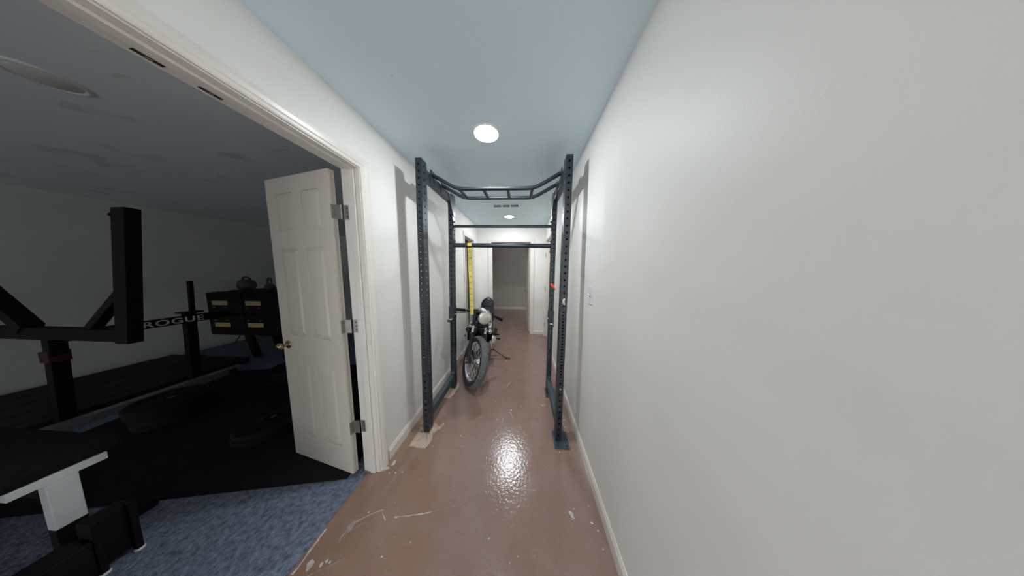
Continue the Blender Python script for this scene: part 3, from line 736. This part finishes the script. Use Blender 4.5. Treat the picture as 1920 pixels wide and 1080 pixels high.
# ------------------------------------------------------------------ motorcycle
R_ = math.radians
LEAN, HEAD_A, STEER = -5.5, 184.2, 31.0
bike = thing('motorcycle', 'black cafe racer motorcycle leaning on its side stand by the left wall', 'motorcycle', (-0.720, 2.895, 0.003), (0, R_(LEAN), R_(HEAD_A)))
WB, WR = 1.33, 0.318
AY = WB / 2
SA = Vector((0, -math.sin(R_(27)), math.cos(R_(27))))
SP = Vector((0, AY + 0.10, 0))
ST = Matrix.Translation(SP) @ Matrix.Rotation(R_(STEER), 4, SA) @ Matrix.Translation(-SP)
def fk(x, t, fwd=0.0): return Vector((x, AY - 0.454 * t + 0.891 * fwd, WR + 0.891 * t + 0.454 * fwd))
def wheel(name, cy, wr, tw, T, front):
    """wheel spinning about x at (0,cy,wr)"""
    W = T @ Matrix.Translation((0, cy, wr)) @ Matrix.Rotation(R_(90), 4, 'Y')
    root = MB()
    # tyre: grooved profile, shoulder blocks cut every third segment
    N = 240; ri = wr - 0.082
    prof = [(ri, -tw * 0.30), (ri + 0.018, -tw * 0.44), (ri + 0.040, -tw * 0.5), (wr - 0.030, -tw * 0.47), (wr - 0.012, -tw * 0.36), (wr - 0.004, -tw * 0.20), (wr, -tw * 0.045), (wr - 0.004, -tw * 0.02),
            (wr - 0.004, tw * 0.02), (wr, tw * 0.045), (wr - 0.004, tw * 0.20), (wr - 0.012, tw * 0.36), (wr - 0.030, tw * 0.47), (ri + 0.040, tw * 0.5), (ri + 0.018, tw * 0.44), (ri, tw * 0.30)]
    v = []; f = []; fs = []; n = len(prof)
    for k in range(N):
        a = 2 * math.pi * k / N
        for j, (r, z) in enumerate(prof):
            g = 0.0
            if j in (4, 5): g = 0.0055 if (k % 5) == 0 else 0.0
            if j in (10, 11): g = 0.0055 if (k % 5) == 2 else 0.0
            if j in (3, 12): g = 0.003 if (k % 5) == (0 if j == 3 else 2) else 0.0
            v.append(((r - g) * math.cos(a), (r - g) * math.sin(a), z))
    for k in range(N):
        k2 = (k + 1) % N
        for j in range(n - 1): (f if 3 <= j <= 11 else fs).append((k * n + j, k * n + j + 1, k2 * n + j + 1, k2 * n + j))
    tyre = root.add(v, f, False, W).build(name, 'tyre', bike)
    MB().add(v, fs, True, W).build('sidewall', 'sidewall', tyre)
    rim = MB().lathe([(ri + 0.004, -tw * 0.30), (ri - 0.004, -tw * 0.34), (ri - 0.012, -tw * 0.28), (ri - 0.022, -tw * 0.12), (ri - 0.024, 0), (ri - 0.022, tw * 0.12), (ri - 0.012, tw * 0.28), (ri - 0.004, tw * 0.34), (ri + 0.004, tw * 0.30)], 64, W, cap=False)
    rim.build('rim', 'chrome', tyre)
    hub = MB().lathe([(0.0, -0.062), (0.016, -0.062), (0.018, -0.05), (0.055, -0.045), (0.058, -0.038), (0.036, -0.03), (0.034, 0.03), (0.058, 0.038), (0.055, 0.045), (0.018, 0.05), (0.016, 0.062), (0, 0.062)], 28, W, cap=False)
    hub.build('hub', 'alloy', tyre)
    sp = MB()
    for k in range(36):
        a = 2 * math.pi * k / 36; side = -1 if k % 2 else 1; off = (0.35 if (k // 2) % 2 else -0.35)
        p0 = (0.054 * math.cos(a + off), 0.054 * math.sin(a + off), side * 0.041); p1 = ((ri - 0.018) * math.cos(a), (ri - 0.018) * math.sin(a), side * 0.006)
        sp.cyl(p0, p1, 0.0021, n=5, mtx=W, cap=False)
    tag(sp.build('spokes', 'chrome', tyre), kind='stuff')
    if front:
        MB().lathe([(0.075, 0.058), (0.135, 0.058), (0.135, 0.063), (0.075, 0.063), (0.075, 0.058)], 48, W, smooth=False, cap=False).build('brake_disc', 'chrome', tyre)
        ds = MB().lathe([(0.03, 0.052), (0.078, 0.058), (0.078, 0.063), (0.03, 0.060)], 32, W, cap=False); ds.build('disc_carrier', 'alloy', tyre)
    else:
        MB().lathe([(0.0, -0.07), (0.08, -0.068), (0.09, -0.06), (0.09, -0.03)], 32, W, cap=False).build('brake_drum', 'alloy', tyre)
    return tyre
fwheel = wheel('front_wheel', AY, WR, 0.100, ST, True)
rwheel = wheel('rear_wheel', -AY, WR - 0.005, 0.115, Matrix(), False)
# fork (all steered)
for sx in (-1, 1):
    x = sx * 0.092
    lo = MB()
    lo.cyl(fk(x, -0.035, 0), fk(x, 0.30), 0.0255, n=20, mtx=ST).cyl(fk(x, 0.30), fk(x, 0.335), 0.030, n=20, mtx=ST).cyl(fk(x, 0.335), fk(x, 0.35), 0.030, 0.02, n=20, mtx=ST)
    lo.cyl(fk(x * 1.0, -0.005), fk(x * 0.62, -0.005), 0.018, n=14, mtx=ST)
    lo.build('fork_slider', 'bike_black', bike)
    MB().cyl(fk(x, 0.34), fk(x, 0.67), 0.0175, n=18, mtx=ST).build('fork_tube', 'chrome', bike)
    MB().cyl(fk(x, 0.455), fk(x, 0.615), 0.0265, n=18, mtx=ST).build('fork_ear', 'bike_black', bike)
    MB().cyl(fk(x, 0.667), fk(x, 0.685), 0.019, 0.015, n=16, mtx=ST).build('fork_cap', 'chrome', bike)
    MB().cyl(fk(x * 1.05, 0.0), fk(x * 1.38, 0.0), 0.013, n=12, mtx=ST).cyl(fk(x * 1.05, 0.03, -0.012), fk(x * 1.32, 0.03, -0.012), 0.008, n=8, mtx=ST).build('axle_nut', 'chrome', bike)
def clamp(t, h, mname):
    b = MB()
    A = ST @ Matrix.Translation(fk(0, t)) @ Matrix.Rotation(R_(27), 4, 'X')
    pts = [(-0.125, -0.03), (-0.125, 0.03), (-0.06, 0.034), (0.06, 0.034), (0.125, 0.03), (0.125, -0.03), (0.04, -0.075), (-0.04, -0.075)]
    b.prism(pts, -h, h, A); return b.build(mname, 'bike_black', bike, bevel=0.004)
clamp(0.455, 0.016, 'lower_fork_clamp'); clamp(0.622, 0.010, 'upper_fork_clamp')
MB().cyl(fk(0, 0.44, -0.056), fk(0, 0.63, -0.056), 0.026, n=18).build('steering_head', 'bike_black', bike)
MB().cyl(fk(0, 0.632, -0.056), fk(0, 0.648, -0.056), 0.018, n=6, mtx=ST, smooth=False).build('stem_nut', 'chrome', bike)
# headlamp
HC = fk(0, 0.545, 0.125)
A = ST @ Matrix.Translation(HC) @ Matrix.Rotation(R_(-98), 4, 'X')
hl = MB().lathe([(0.0, -0.105), (0.03, -0.10), (0.06, -0.082), (0.078, -0.05), (0.086, -0.01), (0.088, 0.0)], 36, A, cap=False).build('headlamp', 'bike_black', bike)
MB().lathe([(0.086, -0.004), (0.094, 0.0), (0.095, 0.012), (0.090, 0.02), (0.085, 0.018)], 40, A, cap=False).build('chrome_ring', 'chrome', hl)
MB().lathe([(0.086, 0.014), (0.07, 0.022), (0.045, 0.030), (0.02, 0.034), (0, 0.035)], 36, A, cap=False).build('lens', 'lens', hl)
for sx in (-1, 1): MB().cyl(HC + Vector((sx * 0.084, -0.03, 0)), fk(sx * 0.1, 0.545, 0), 0.008, n=10, mtx=ST).build('lamp_bracket', 'bike_black', hl)
# speedometer
A = ST @ Matrix.Translation(fk(0.0, 0.66, 0.055)) @ Matrix.Rotation(R_(-15), 4, 'X')
sg_ = MB().lathe([(0.030, -0.05), (0.038, -0.02), (0.040, 0.006), (0.036, 0.010)], 28, A).build('speedometer', 'chrome', bike)
MB().lathe([(0.034, 0.011), (0, 0.011)], 24, A, cap=False).build('dial', 'white_plastic', sg_)
# clip-on handlebars with grips, levers
for sx in (-1, 1):
    c0 = fk(sx * 0.10, 0.645); 
    def hb(d, fwd=0.0, dz=0.0): return c0 + Vector((sx * d, -0.10 * d + fwd, -0.20 * d + dz))
    MB().cyl(fk(sx * 0.092, 0.630), fk(sx * 0.092, 0.662), 0.031, n=18, mtx=ST).cyl(hb(0.0), hb(0.13), 0.0115, n=14, mtx=ST).build('clip_on_bar', 'bike_black', bike)
    MB().cyl(hb(0.13), hb(0.255), 0.0195, n=16, mtx=ST).cyl(hb(0.255), hb(0.262), 0.022, n=16, mtx=ST).build('grip', 'mat_black', bike)
    lv = MB().box(-0.014, 0.014, -0.02, 0.02, -0.014, 0.014, ST @ Matrix.Translation(hb(0.095, 0.02))).build('lever_perch', 'bike_black', bike, bevel=0.003)
    MB().tube([hb(0.095, 0.03, -0.006), hb(0.14, 0.055, -0.012), hb(0.20, 0.06, -0.016), hb(0.245, 0.055, -0.018), hb(0.25, 0.054, -0.018)], 0.005, 8, mtx=ST, radii=[0.006, 0.006, 0.005, 0.006, 0.008]).build('lever', 'bike_black', lv)
    MB().lathe([(0.016, 0), (0.016, 0.05), (0.012, 0.055)], 14, ST @ Matrix.Translation(hb(0.07, 0.02, 0.0))).build('reservoir' if sx > 0 else 'switch_block', 'bike_black', lv)
    MB().tube(arc(hb(0.09, 0.03), fk(sx * 0.11, 0.52, 0.18), fk(sx * 0.05, 0.36, 0.03), 10), 0.0035, 6, mtx=ST).build('control_cable', 'cable', bike)
# brake hose and caliper
MB().box(-0.024, 0.024, -0.035, 0.035, -0.05, 0.05, ST @ Matrix.Translation((-0.075 - 0.0, AY - 0.115, WR + 0.06)) @ Matrix.Rotation(R_(-30), 4, 'X')).build('brake_caliper', 'bike_black', bike, bevel=0.008)
MB().tube(arc(fk(-0.10, 0.33, 0.02), fk(-0.13, 0.22, -0.05), fk(-0.085, 0.12, -0.10), 8), 0.004, 6, mtx=ST).build('brake_hose', 'cable', bike)
# frame
def pipe(pts, r=0.016, name='frame_tube', m='bike_black', n=12): return MB().tube(pts, r, n).build(name, m, bike)
hd = fk(0, 0.46, -0.056); ht_ = fk(0, 0.60, -0.056)
for sx in (-1, 1):
    pipe([hd, (sx * 0.06, 0.33, 0.52), (sx * 0.11, 0.25, 0.25), (sx * 0.12, 0.18, 0.185), (sx * 0.12, -0.15, 0.18), (sx * 0.12, -0.26, 0.24), (sx * 0.115, -0.28, 0.40), (sx * 0.10, -0.22, 0.66)], 0.015)
    pipe([ht_, (sx * 0.06, 0.1, 0.74), (sx * 0.10, -0.22, 0.68), (sx * 0.115, -0.55, 0.69), (sx * 0.11, -0.78, 0.71)], 0.014)
    pipe([(sx * 0.12, -0.25, 0.30), (sx * 0.115, -0.5, WR), (sx * 0.11, -AY - 0.03, WR)], 0.018, 'swingarm')
    # rear shock with coil
    top = Vector((sx * 0.135, -0.50, 0.67)); bot = Vector((sx * 0.135, -AY + 0.02, WR + 0.03))
    MB().cyl(bot, top, 0.011, n=10).cyl(bot + (top - bot) * 0.55, top - (top - bot) * 0.05, 0.026, n=16).build('rear_shock', 'bike_black', bike)
    co = []
    for k in range(90):
        tt = 0.10 + 0.5 * k / 89; a = 2 * math.pi * k / 13
        co.append(bot + (top - bot) * tt + Vector((0.026 * math.cos(a), 0.026 * math.sin(a), 0)))
    MB().tube(co, 0.004, 6).build('shock_spring', 'chrome', bike)
# tank, seat, hump
def ell_ring(y, zc, w_, h_, n=24, flat=0.0, pw=2.6):
    out = []
    for k in range(n):
        a = 2 * math.pi * k / n; c, s_ = math.cos(a), math.sin(a)
        x = w_ * math.copysign(abs(c) ** (2 / pw), c); z = h_ * math.copysign(abs(s_) ** (2 / pw), s_)
        if z < 0: z *= (1 - flat)
        out.append((x, y, zc + z))
    return out
MB().loft([ell_ring(y, z, w_, h_, flat=0.3) for y, z, w_, h_ in ((0.335, 0.775, 0.05, 0.04), (0.31, 0.785, 0.095, 0.075), (0.24, 0.79, 0.128, 0.095), (0.12, 0.79, 0.138, 0.100), (0.0, 0.78, 0.120, 0.085), (-0.10, 0.765, 0.10, 0.062), (-0.15, 0.755, 0.08, 0.045), (-0.165, 0.75, 0.04, 0.02))]).build('fuel_tank', 'tank', bike)
MB().lathe([(0.026, 0), (0.026, 0.010), (0.018, 0.016), (0, 0.018)], 20, Matrix.Translation((0, 0.16, 0.888))).build('filler_cap', 'chrome', bike)
MB().loft([ell_ring(y, z, w_, h_) for y, z, w_, h_ in ((-0.14, 0.755, 0.07, 0.03), (-0.18, 0.752, 0.10, 0.035), (-0.40, 0.745, 0.125, 0.035), (-0.55, 0.755, 0.130, 0.04), (-0.60, 0.76, 0.12, 0.035))]).build('seat', 'leather', bike)
MB().loft([ell_ring(y, z, w_, h_, flat=0.4, pw=1.85) for y, z, w_, h_ in ((-0.525, 0.78, 0.105, 0.03), (-0.56, 0.80, 0.118, 0.125), (-0.60, 0.80, 0.124, 0.156), (-0.68, 0.80, 0.122, 0.148), (-0.78, 0.79, 0.105, 0.095), (-0.86, 0.765, 0.06, 0.045), (-0.88, 0.755, 0.02, 0.015))]).build('seat_hump', 'leather', bike)
MB().lathe([(0.0, 0.0), (0.035, 0.0), (0.038, 0.01), (0.034, 0.035), (0.0, 0.04)], 18, Matrix.Translation((0, -0.86, 0.70)) @ Matrix.Rotation(R_(90), 4, 'X')).build('tail_lamp', 'red_plastic', bike)
# engine: crankcase, finned cylinders, side covers
eng = MB().box(-0.17, 0.17, -0.20, 0.20, 0.20, 0.40).build('crankcase', 'alloy', bike, bevel=0.035, seg=4)
A = Matrix.Translation((0, 0.10, 0.40)) @ Matrix.Rotation(R_(-8), 4, 'X')
cyl_ = MB().box(-0.13, 0.13, -0.065, 0.065, 0.0, 0.20, A).build('cylinder_block', 'bike_black', bike, bevel=0.006)
for k in range(9):
    MB().box(-0.185, 0.185, -0.095, 0.095, 0.012 + k * 0.020, 0.018 + k * 0.020, A).build('cooling_fin', 'bike_black', cyl_)
MB().box(-0.17, 0.17, -0.085, 0.085, 0.20, 0.255, A).build('cylinder_head', 'alloy', bike, bevel=0.015)
for sx in (-1, 1):
    T = Matrix.Translation((sx * 0.165, -0.03, 0.315)) @ Matrix.Rotation(R_(90 * sx), 4, 'Y')
    cv = MB().lathe([(0.115, -0.02), (0.118, 0.02), (0.112, 0.04), (0.098, 0.052), (0.094, 0.07), (0.075, 0.082), (0.03, 0.086), (0, 0.086)], 32, T, cap=False).build('engine_cover', 'alloy', bike)
    for k in range(5):
        a = 2 * math.pi * k / 5
        MB().lathe([(0.006, 0), (0.006, 0.006), (0, 0.007)], 8, T @ Matrix.Translation((0.105 * math.cos(a), 0.105 * math.sin(a), 0.046))).build('cover_bolt', 'chrome', cv)
    T2 = Matrix.Translation((sx * 0.15, -0.19, 0.31)) @ Matrix.Rotation(R_(90 * sx), 4, 'Y')
    MB().lathe([(0.075, -0.02), (0.075, 0.02), (0.06, 0.035), (0, 0.038)], 24, T2, cap=False).build('gear_cover', 'alloy', bike)
    # header pipe, silencer
    hp = [(sx * 0.09, 0.20, 0.53), (sx * 0.10, 0.27, 0.50), (sx * 0.11, 0.30, 0.42), (sx * 0.125, 0.285, 0.26), (sx * 0.14, 0.24, 0.19), (sx * 0.155, 0.12, 0.165), (sx * 0.17, -0.25, 0.17), (sx * 0.175, -0.40, 0.19)]
    MB().tube([q for i in range(0, len(hp) - 2, 2) for q in arc(hp[i], hp[i + 1], hp[i + 2], 6)[:-1]] + [Vector(hp[6]), Vector(hp[7])], 0.0185, 14).build('exhaust_pipe', 'bike_black', bike)
    MB().cyl((sx * 0.175, -0.38, 0.19), (sx * 0.185, -0.86, 0.25), 0.038, 0.044, n=20).build('silencer', 'bike_black', bike)
    pg = MB().cyl((sx * 0.14, -0.20, 0.31), (sx * 0.20, -0.20, 0.31), 0.01, n=10).build('peg_bracket', 'bike_black', bike)
    MB().cyl((sx * 0.20, -0.20, 0.31), (sx * 0.31, -0.20, 0.315), 0.013, n=12).build('foot_peg', 'mat_black', pg)
    MB().lathe([(0.02, 0), (0.034, 0.01), (0.036, 0.03), (0.02, 0.045), (0, 0.047)], 18, Matrix.Translation((sx * 0.155, 0.28, 0.60)) @ Matrix.Rotation(R_(-90), 4, 'X')).build('horn' if sx < 0 else 'ignition_coil', 'chrome' if sx < 0 else 'bike_black', bike)
    MB().cyl((sx * 0.07, -0.06, 0.56), (sx * 0.075, -0.17, 0.565), 0.035, n=18).build('carburettor', 'alloy', bike)
MB().box(-0.085, 0.085, -0.36, -0.22, 0.46, 0.66).build('battery_box', 'bike_black', bike, bevel=0.01)
MB().tube([(-0.165, 0.23, 0.44), (-0.185, 0.21, 0.40), (-0.19, 0.18, 0.33), (-0.18, 0.15, 0.27)], 0.013, 10).build('clutch_pipe', 'chrome', bike)
MB().cyl((-0.155, 0.05, 0.47), (-0.29, 0.05, 0.475), 0.012, n=10).cyl((-0.145, 0.05, 0.47), (-0.16, 0.05, 0.47), 0.022, n=12).build('shift_peg', 'mat_black', bike)
# side stand on the rider's left
MB().tube([(-0.135, -0.10, 0.19), (-0.25, -0.08, 0.150), (-0.39, -0.05, 0.075), (-0.45, -0.04, 0.056)], 0.009, 10).build('side_stand', 'bike_black', bike)
MB().box(-0.042, 0.042, -0.022, 0.022, -0.006, 0.006, Matrix.Translation((-0.465, -0.04, 0.050)) @ Matrix.Rotation(R_(5.5), 4, 'Y')).build('stand_foot', 'bike_black', bike, bevel=0.003)

# ------------------------------------------------------------------ dark room: lifting frame
fx = -4.2
fr = thing('lifting_rig', 'black steel lifting rig with white-lettered crossbeam in the dark room', 'lifting rig', (fx, 1.37, 0.004))
O = (fx, 1.37, 0.004)
def leanbox(cx0, cy0, z0, cx1, cy1, z1, hx, hy):
    b = MB(); v = [(cx + sx * hx, cy + sy * hy, z) for (cx, cy, z) in ((cx0, cy0, z0), (cx1, cy1, z1)) for sy in (-1, 1) for sx in (-1, 1)]
    return b.add(v, [(0, 2, 3, 1), (4, 5, 7, 6), (0, 1, 5, 4), (2, 6, 7, 3), (0, 4, 6, 2), (1, 3, 7, 5)])
up1 = leanbox(fx - 0.10, 1.37, 0.004, fx - 0.01, 1.37, 0.86, 0.037, 0.037).build('upright', 'frame_black', fr, off=O, bevel=0.003)
MB().box(fx - 0.09, fx + 0.01, 1.325, 1.415, 0.64, 0.74).build('height_collar', 'red_plastic', fr, off=O, bevel=0.004)
leanbox(fx - 0.08, 2.055, 0.004, fx - 0.01, 2.055, 0.935, 0.037, 0.037).build('upright', 'frame_black', fr, off=O, bevel=0.003)
MB().box(fx - 0.08, fx + 0.06, 1.99, 2.13, 0.93, 0.95).build('top_plate', 'frame_black', fr, off=O, bevel=0.003)
leanbox(fx, 2.075, 0.95, fx + 0.015, 2.085, 1.33, 0.017, 0.017).build('guide_post', 'frame_black', fr, off=O, bevel=0.002)
MB().box(-4.98, -3.42, 1.335, 1.405, 0.85, 0.955).build('lateral_beam', 'frame_black', fr, off=O, bevel=0.004)
leanbox(-3.435, 1.37, 0.835, -3.225, 1.37, 1.965, 0.062, 0.036).build('end_post', 'frame_black', fr, off=O, bevel=0.003)
leanbox(-4.98, 1.37, 0.835, -5.05, 1.37, 1.965, 0.062, 0.036).build('end_post', 'frame_black', fr, off=O, bevel=0.003)
MB().cyl((-3.29, 1.37, 1.93), (-3.32, 1.36, 1.90), 0.03, n=12).build('post_knob', 'frame_black', fr, off=O)
def strut(a, c, h, nm, m='frame_black'):
    a, c = Vector(a), Vector(c); d = c - a; q = d.to_track_quat('Z', 'Y').to_matrix().to_4x4()
    return MB().box(-h, h, -h, h, 0, d.length, Matrix.Translation(a) @ q).build(nm, m, fr, off=O, bevel=0.003)
strut((-3.80, 1.37, 0.94), (-3.40, 1.37, 1.28), 0.028, 'brace')
strut((-4.43, 1.37, 0.94), (-4.98, 1.37, 1.42), 0.045, 'brace')
bm = MB().box(fx - 0.03, fx + 0.03, 1.40, 2.36, 0.812, 0.902).build('lettered_crossbeam', 'frame_black', fr, off=O, bevel=0.003)
cu = bpy.data.curves.new('lettering', 'FONT'); cu.body = 'ROGUE'; cu.size = 0.092; cu.extrude = 0.0012; cu.offset = 0.0016; cu.space_character = 1.12
to = bpy.data.objects.new('tmp_lettering', cu); col.objects.link(to)
bpy.context.view_layer.update()
me = bpy.data.meshes.new_from_object(to.evaluated_get(bpy.context.evaluated_depsgraph_get())); bpy.data.objects.remove(to)
wmin = min(q.co.x for q in me.vertices); wmax = max(q.co.x for q in me.vertices)
ks = 0.392 / (wmax - wmin)
for q in me.vertices:
    u, vv, ww = (q.co.x - wmin) * ks, q.co.y, q.co.z
    q.co = Vector((fx + 0.0312 + ww, 1.745 + u, 0.826 + vv)) - Vector(O)
me.materials.clear(); me.materials.append(M['letter_white'])
lt = bpy.data.objects.new('lettering', me); col.objects.link(lt); lt.parent = bm
MB().box(fx - 0.04, fx + 0.05, 0.75, 2.4, 0.004, 0.075).build('base_rail', 'grey_steel', fr, off=O, bevel=0.004)
for y in (0.95, 2.3): MB().box(fx - 0.15, fx + 0.05, y - 0.04, y + 0.04, 0.004, 0.06).build('base_foot', 'frame_black', fr, off=O, bevel=0.004)

# cabinet of boxes on a stand
cb = thing('storage_cabinet', 'black four-compartment cabinet with tan labels by the dark room wall', 'cabinet', (-4.53, 2.9, 0.004))
O = (-4.53, 2.9, 0.004)
for (xa, xc) in ((-5.17, -4.535), (-4.525, -3.88)):
    for (za, zc_, lz) in ((0.40, 0.75, 0.575), (0.757, 1.105, 0.935)):
        dr = MB().box(xa, xc, 2.70, 3.15, za, zc_).build('compartment', 'cabinet', cb, off=O, bevel=0.006)
        lx = xa + 0.10 if xa < -5 else xa + 0.05
        MB().box(lx, lx + 0.27, 2.695, 2.70, lz - 0.035, lz + 0.035).build('label_card', 'gold_label', dr, off=O)
        for q in (0.03, 0.24): MB().cyl((lx + q, 2.70, lz - (0.075 if lz > 0.7 else -0.075)), (lx + q, 2.685, lz - (0.075 if lz > 0.7 else -0.075)), 0.010, n=10).build('stud', 'nickel', dr, off=O)
MB().box(-4.78, -3.88, 2.72, 3.12, 1.105, 1.14).build('top_tray', 'cabinet', cb, off=O, bevel=0.004)
for x in (-4.62, -3.96):
    for y in (2.78, 3.08): leanbox(x + (0.12 if x < -4.3 else 0), y, 0.004, x, y, 0.40, 0.05, 0.03).build('stand_leg', 'cabinet', cb, off=O, bevel=0.004)
def kettlebell(loc, r, lab, h):
    t = thing('kettlebell', lab, 'kettlebell', loc, group='kettlebells on the cabinet')
    MB().lathe([(0.0, 0), (r * 0.7, 0.0), (r * 0.95, r * 0.35), (r, r * 0.8), (r * 0.8, r * 1.4), (r * 0.4, r * 1.65), (0, r * 1.7)], 24).build('bell', 'kettle', t)
    MB().tube([(-r * 0.55, 0, r * 1.35), (-r * 0.62, 0, r * 1.9), (-r * 0.4, 0, h), (0, 0, h + 0.008), (r * 0.4, 0, h), (r * 0.62, 0, r * 1.9), (r * 0.55, 0, r * 1.35)], 0.013, 10).build('handle', 'kettle', t)
kettlebell((-4.67, 2.86, 1.14), 0.105, 'wide grey kettlebell on the cabinet, farther from the door leaf', 0.205)
kettlebell((-4.25, 2.86, 1.14), 0.062, 'narrow black kettlebell on the cabinet, next to the door leaf', 0.19)

# dark sheets added on the carpet to stand in for its shade
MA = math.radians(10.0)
for (xa, xc, ya, yc, lab) in ((-1.2, 0.0, 0.0, 1.72, 'black sheet added as carpet shade beside the open door leaf'), (-2.65, -1.205, 0.0, 1.72, 'wide black sheet added as carpet shade under the tall stack of bumper plates')):
    o = MB().box(xa, xc, ya, yc, 0.0, 0.0085).build('shade_sheet', 'mat_black', None, off=(xc, ya, 0.0), bevel=0.002)
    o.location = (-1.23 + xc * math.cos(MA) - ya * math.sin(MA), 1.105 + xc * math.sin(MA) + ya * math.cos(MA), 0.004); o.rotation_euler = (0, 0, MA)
    tag(o, lab, 'shade sheet', 'carpet shade sheets in the dark room')
# bumper plates stacked on the floor
def plate(loc, r, th, lab, grp):
    t = thing('bumper_plate', lab, 'weight plate', loc, group=grp)
    MB().lathe([(0.026, 0), (r * 0.42, 0.0), (r * 0.46, 0.006), (r * 0.80, 0.006), (r * 0.84, 0), (r - 0.006, 0), (r, 0.006), (r, th - 0.006), (r - 0.006, th), (r * 0.84, th), (r * 0.80, th - 0.006), (r * 0.46, th - 0.006), (r * 0.42, th), (0.026, th)], 48, cap=False).build('rubber_disc', 'mat_black', t)
    MB().lathe([(0.0255, 0), (0.05, 0.0), (0.05, th), (0.0255, th), (0.0255, 0)], 24, cap=False, smooth=False).build('steel_hub', 'grey_steel', t)
ORD = ['bottom', 'second lowest', 'third lowest', 'top']
for k in range(4): plate((-3.47 + 0.012 * (k % 2), 1.55 - 0.01 * k, 0.0125 + k * 0.0525), 0.225, 0.052, ORD[k] + ' black bumper plate in the stack near the lifting rig', 'plates stacked near the lifting rig')
for k in range(2): plate((-2.32 + 0.015 * k, 1.47, 0.0125 + k * 0.0525), 0.225, 0.052, ('lower', 'upper')[k] + ' black bumper plate of the pair beside the open door leaf', 'plates beside the door leaf')
for k in range(3): plate((-3.15, 2.25 + 0.012 * k, 0.0125 + k * 0.0525), 0.225, 0.052, ('bottom', 'middle', 'top')[k] + ' black bumper plate in the stack between cabinet and door leaf', 'plates stacked before the cabinet')

# bench seen end on, and the black stand beside it
bn = thing('weight_bench', 'flat weight bench with white end frame at the lower left', 'bench', (-2.3, 0.697, 0.004))
O = (-2.3, 0.697, 0.004)
MB().box(-2.345, -2.285, 0.594, 0.800, 0.432, 0.472).build('end_rail', 'bench_white', bn, off=O, bevel=0.003)
MB().box(-2.335, -2.287, 0.661, 0.731, 0.185, 0.434).build('end_leg', 'bench_white', bn, off=O, bevel=0.004)
MB().box(-2.335, -2.287, 0.661, 0.731, 0.05, 0.185).build('leg_shade', 'frame_black', bn, off=O, bevel=0.003)  # lower part of the leg, coloured black for the shadow on it
MB().box(-2.36, -2.27, 0.50, 0.90, 0.004, 0.055).build('foot', 'frame_black', bn, off=O, bevel=0.006)
MB().box(-3.12, -2.285, 0.55, 0.845, 0.472, 0.535).build('pad', 'mat_black', bn, off=O, bevel=0.015, seg=3)
MB().box(-3.04, -2.335, 0.66, 0.732, 0.36, 0.434).build('spine', 'frame_black', bn, off=O, bevel=0.003)
MB().box(-3.06, -3.0, 0.661, 0.731, 0.004, 0.434).build('rear_leg', 'frame_black', bn, off=O, bevel=0.003)

st = thing('black_stand', 'low black panelled stand with pale feet on the carpet, lower left', 'stand', (-2.02, 0.55, 0.004))
O = (-2.02, 0.55, 0.004)
MB().box(-2.10, -2.022, 0.640, 0.735, 0.03, 0.275).build('panel', 'cabinet', st, off=O, bevel=0.004)
for y in (0.645, 0.728):
    pst = MB().box(-2.03, -2.0, y - 0.010, y + 0.010, 0.012, 0.285).build('post', 'frame_black', st, off=O, bevel=0.003)
    MB().lathe([(0.014, 0.0), (0.016, 0.004), (0.013, 0.010)], 14, Matrix.Translation((-2.008, y, 0.004))).build('foot_cap', 'bench_white', pst, off=O)
MB().box(-2.12, -2.0, 0.15, 0.632, 0.004, 0.20).build('side_tray', 'cabinet', st, off=O, bevel=0.004)

# low dark platform along the far wall, planks
pf = thing('lifting_platform', 'low dark plank platform along the far wall of the dark room', 'platform', (-5.3, 1.3, 0.004))
O = (-5.3, 1.3, 0.004)
for k in range(9):
    MB().box(-5.75 + k * 0.155, -5.75 + k * 0.155 + 0.15, -0.6, 2.60, 0.004, 0.085 + 0.003 * (k % 2)).build('plank', 'wood_dark', pf, off=O, bevel=0.003)
# wall cord under the cabinet
o = MB().tube([(-5.885, 3.55, 0.62), (-5.88, 3.56, 0.45), (-5.87, 3.50, 0.28), (-5.84, 3.40, 0.14), (-5.80, 3.30, 0.02), (-5.70, 3.20, 0.011)], 0.007, 8).build('extension_cord', 'cable', None, off=(-5.8, 3.4, 0.004)); o.location = (-5.8, 3.4, 0.004)
tag(o, 'black extension cord dangling down the dark room wall behind the cabinet', 'cord')
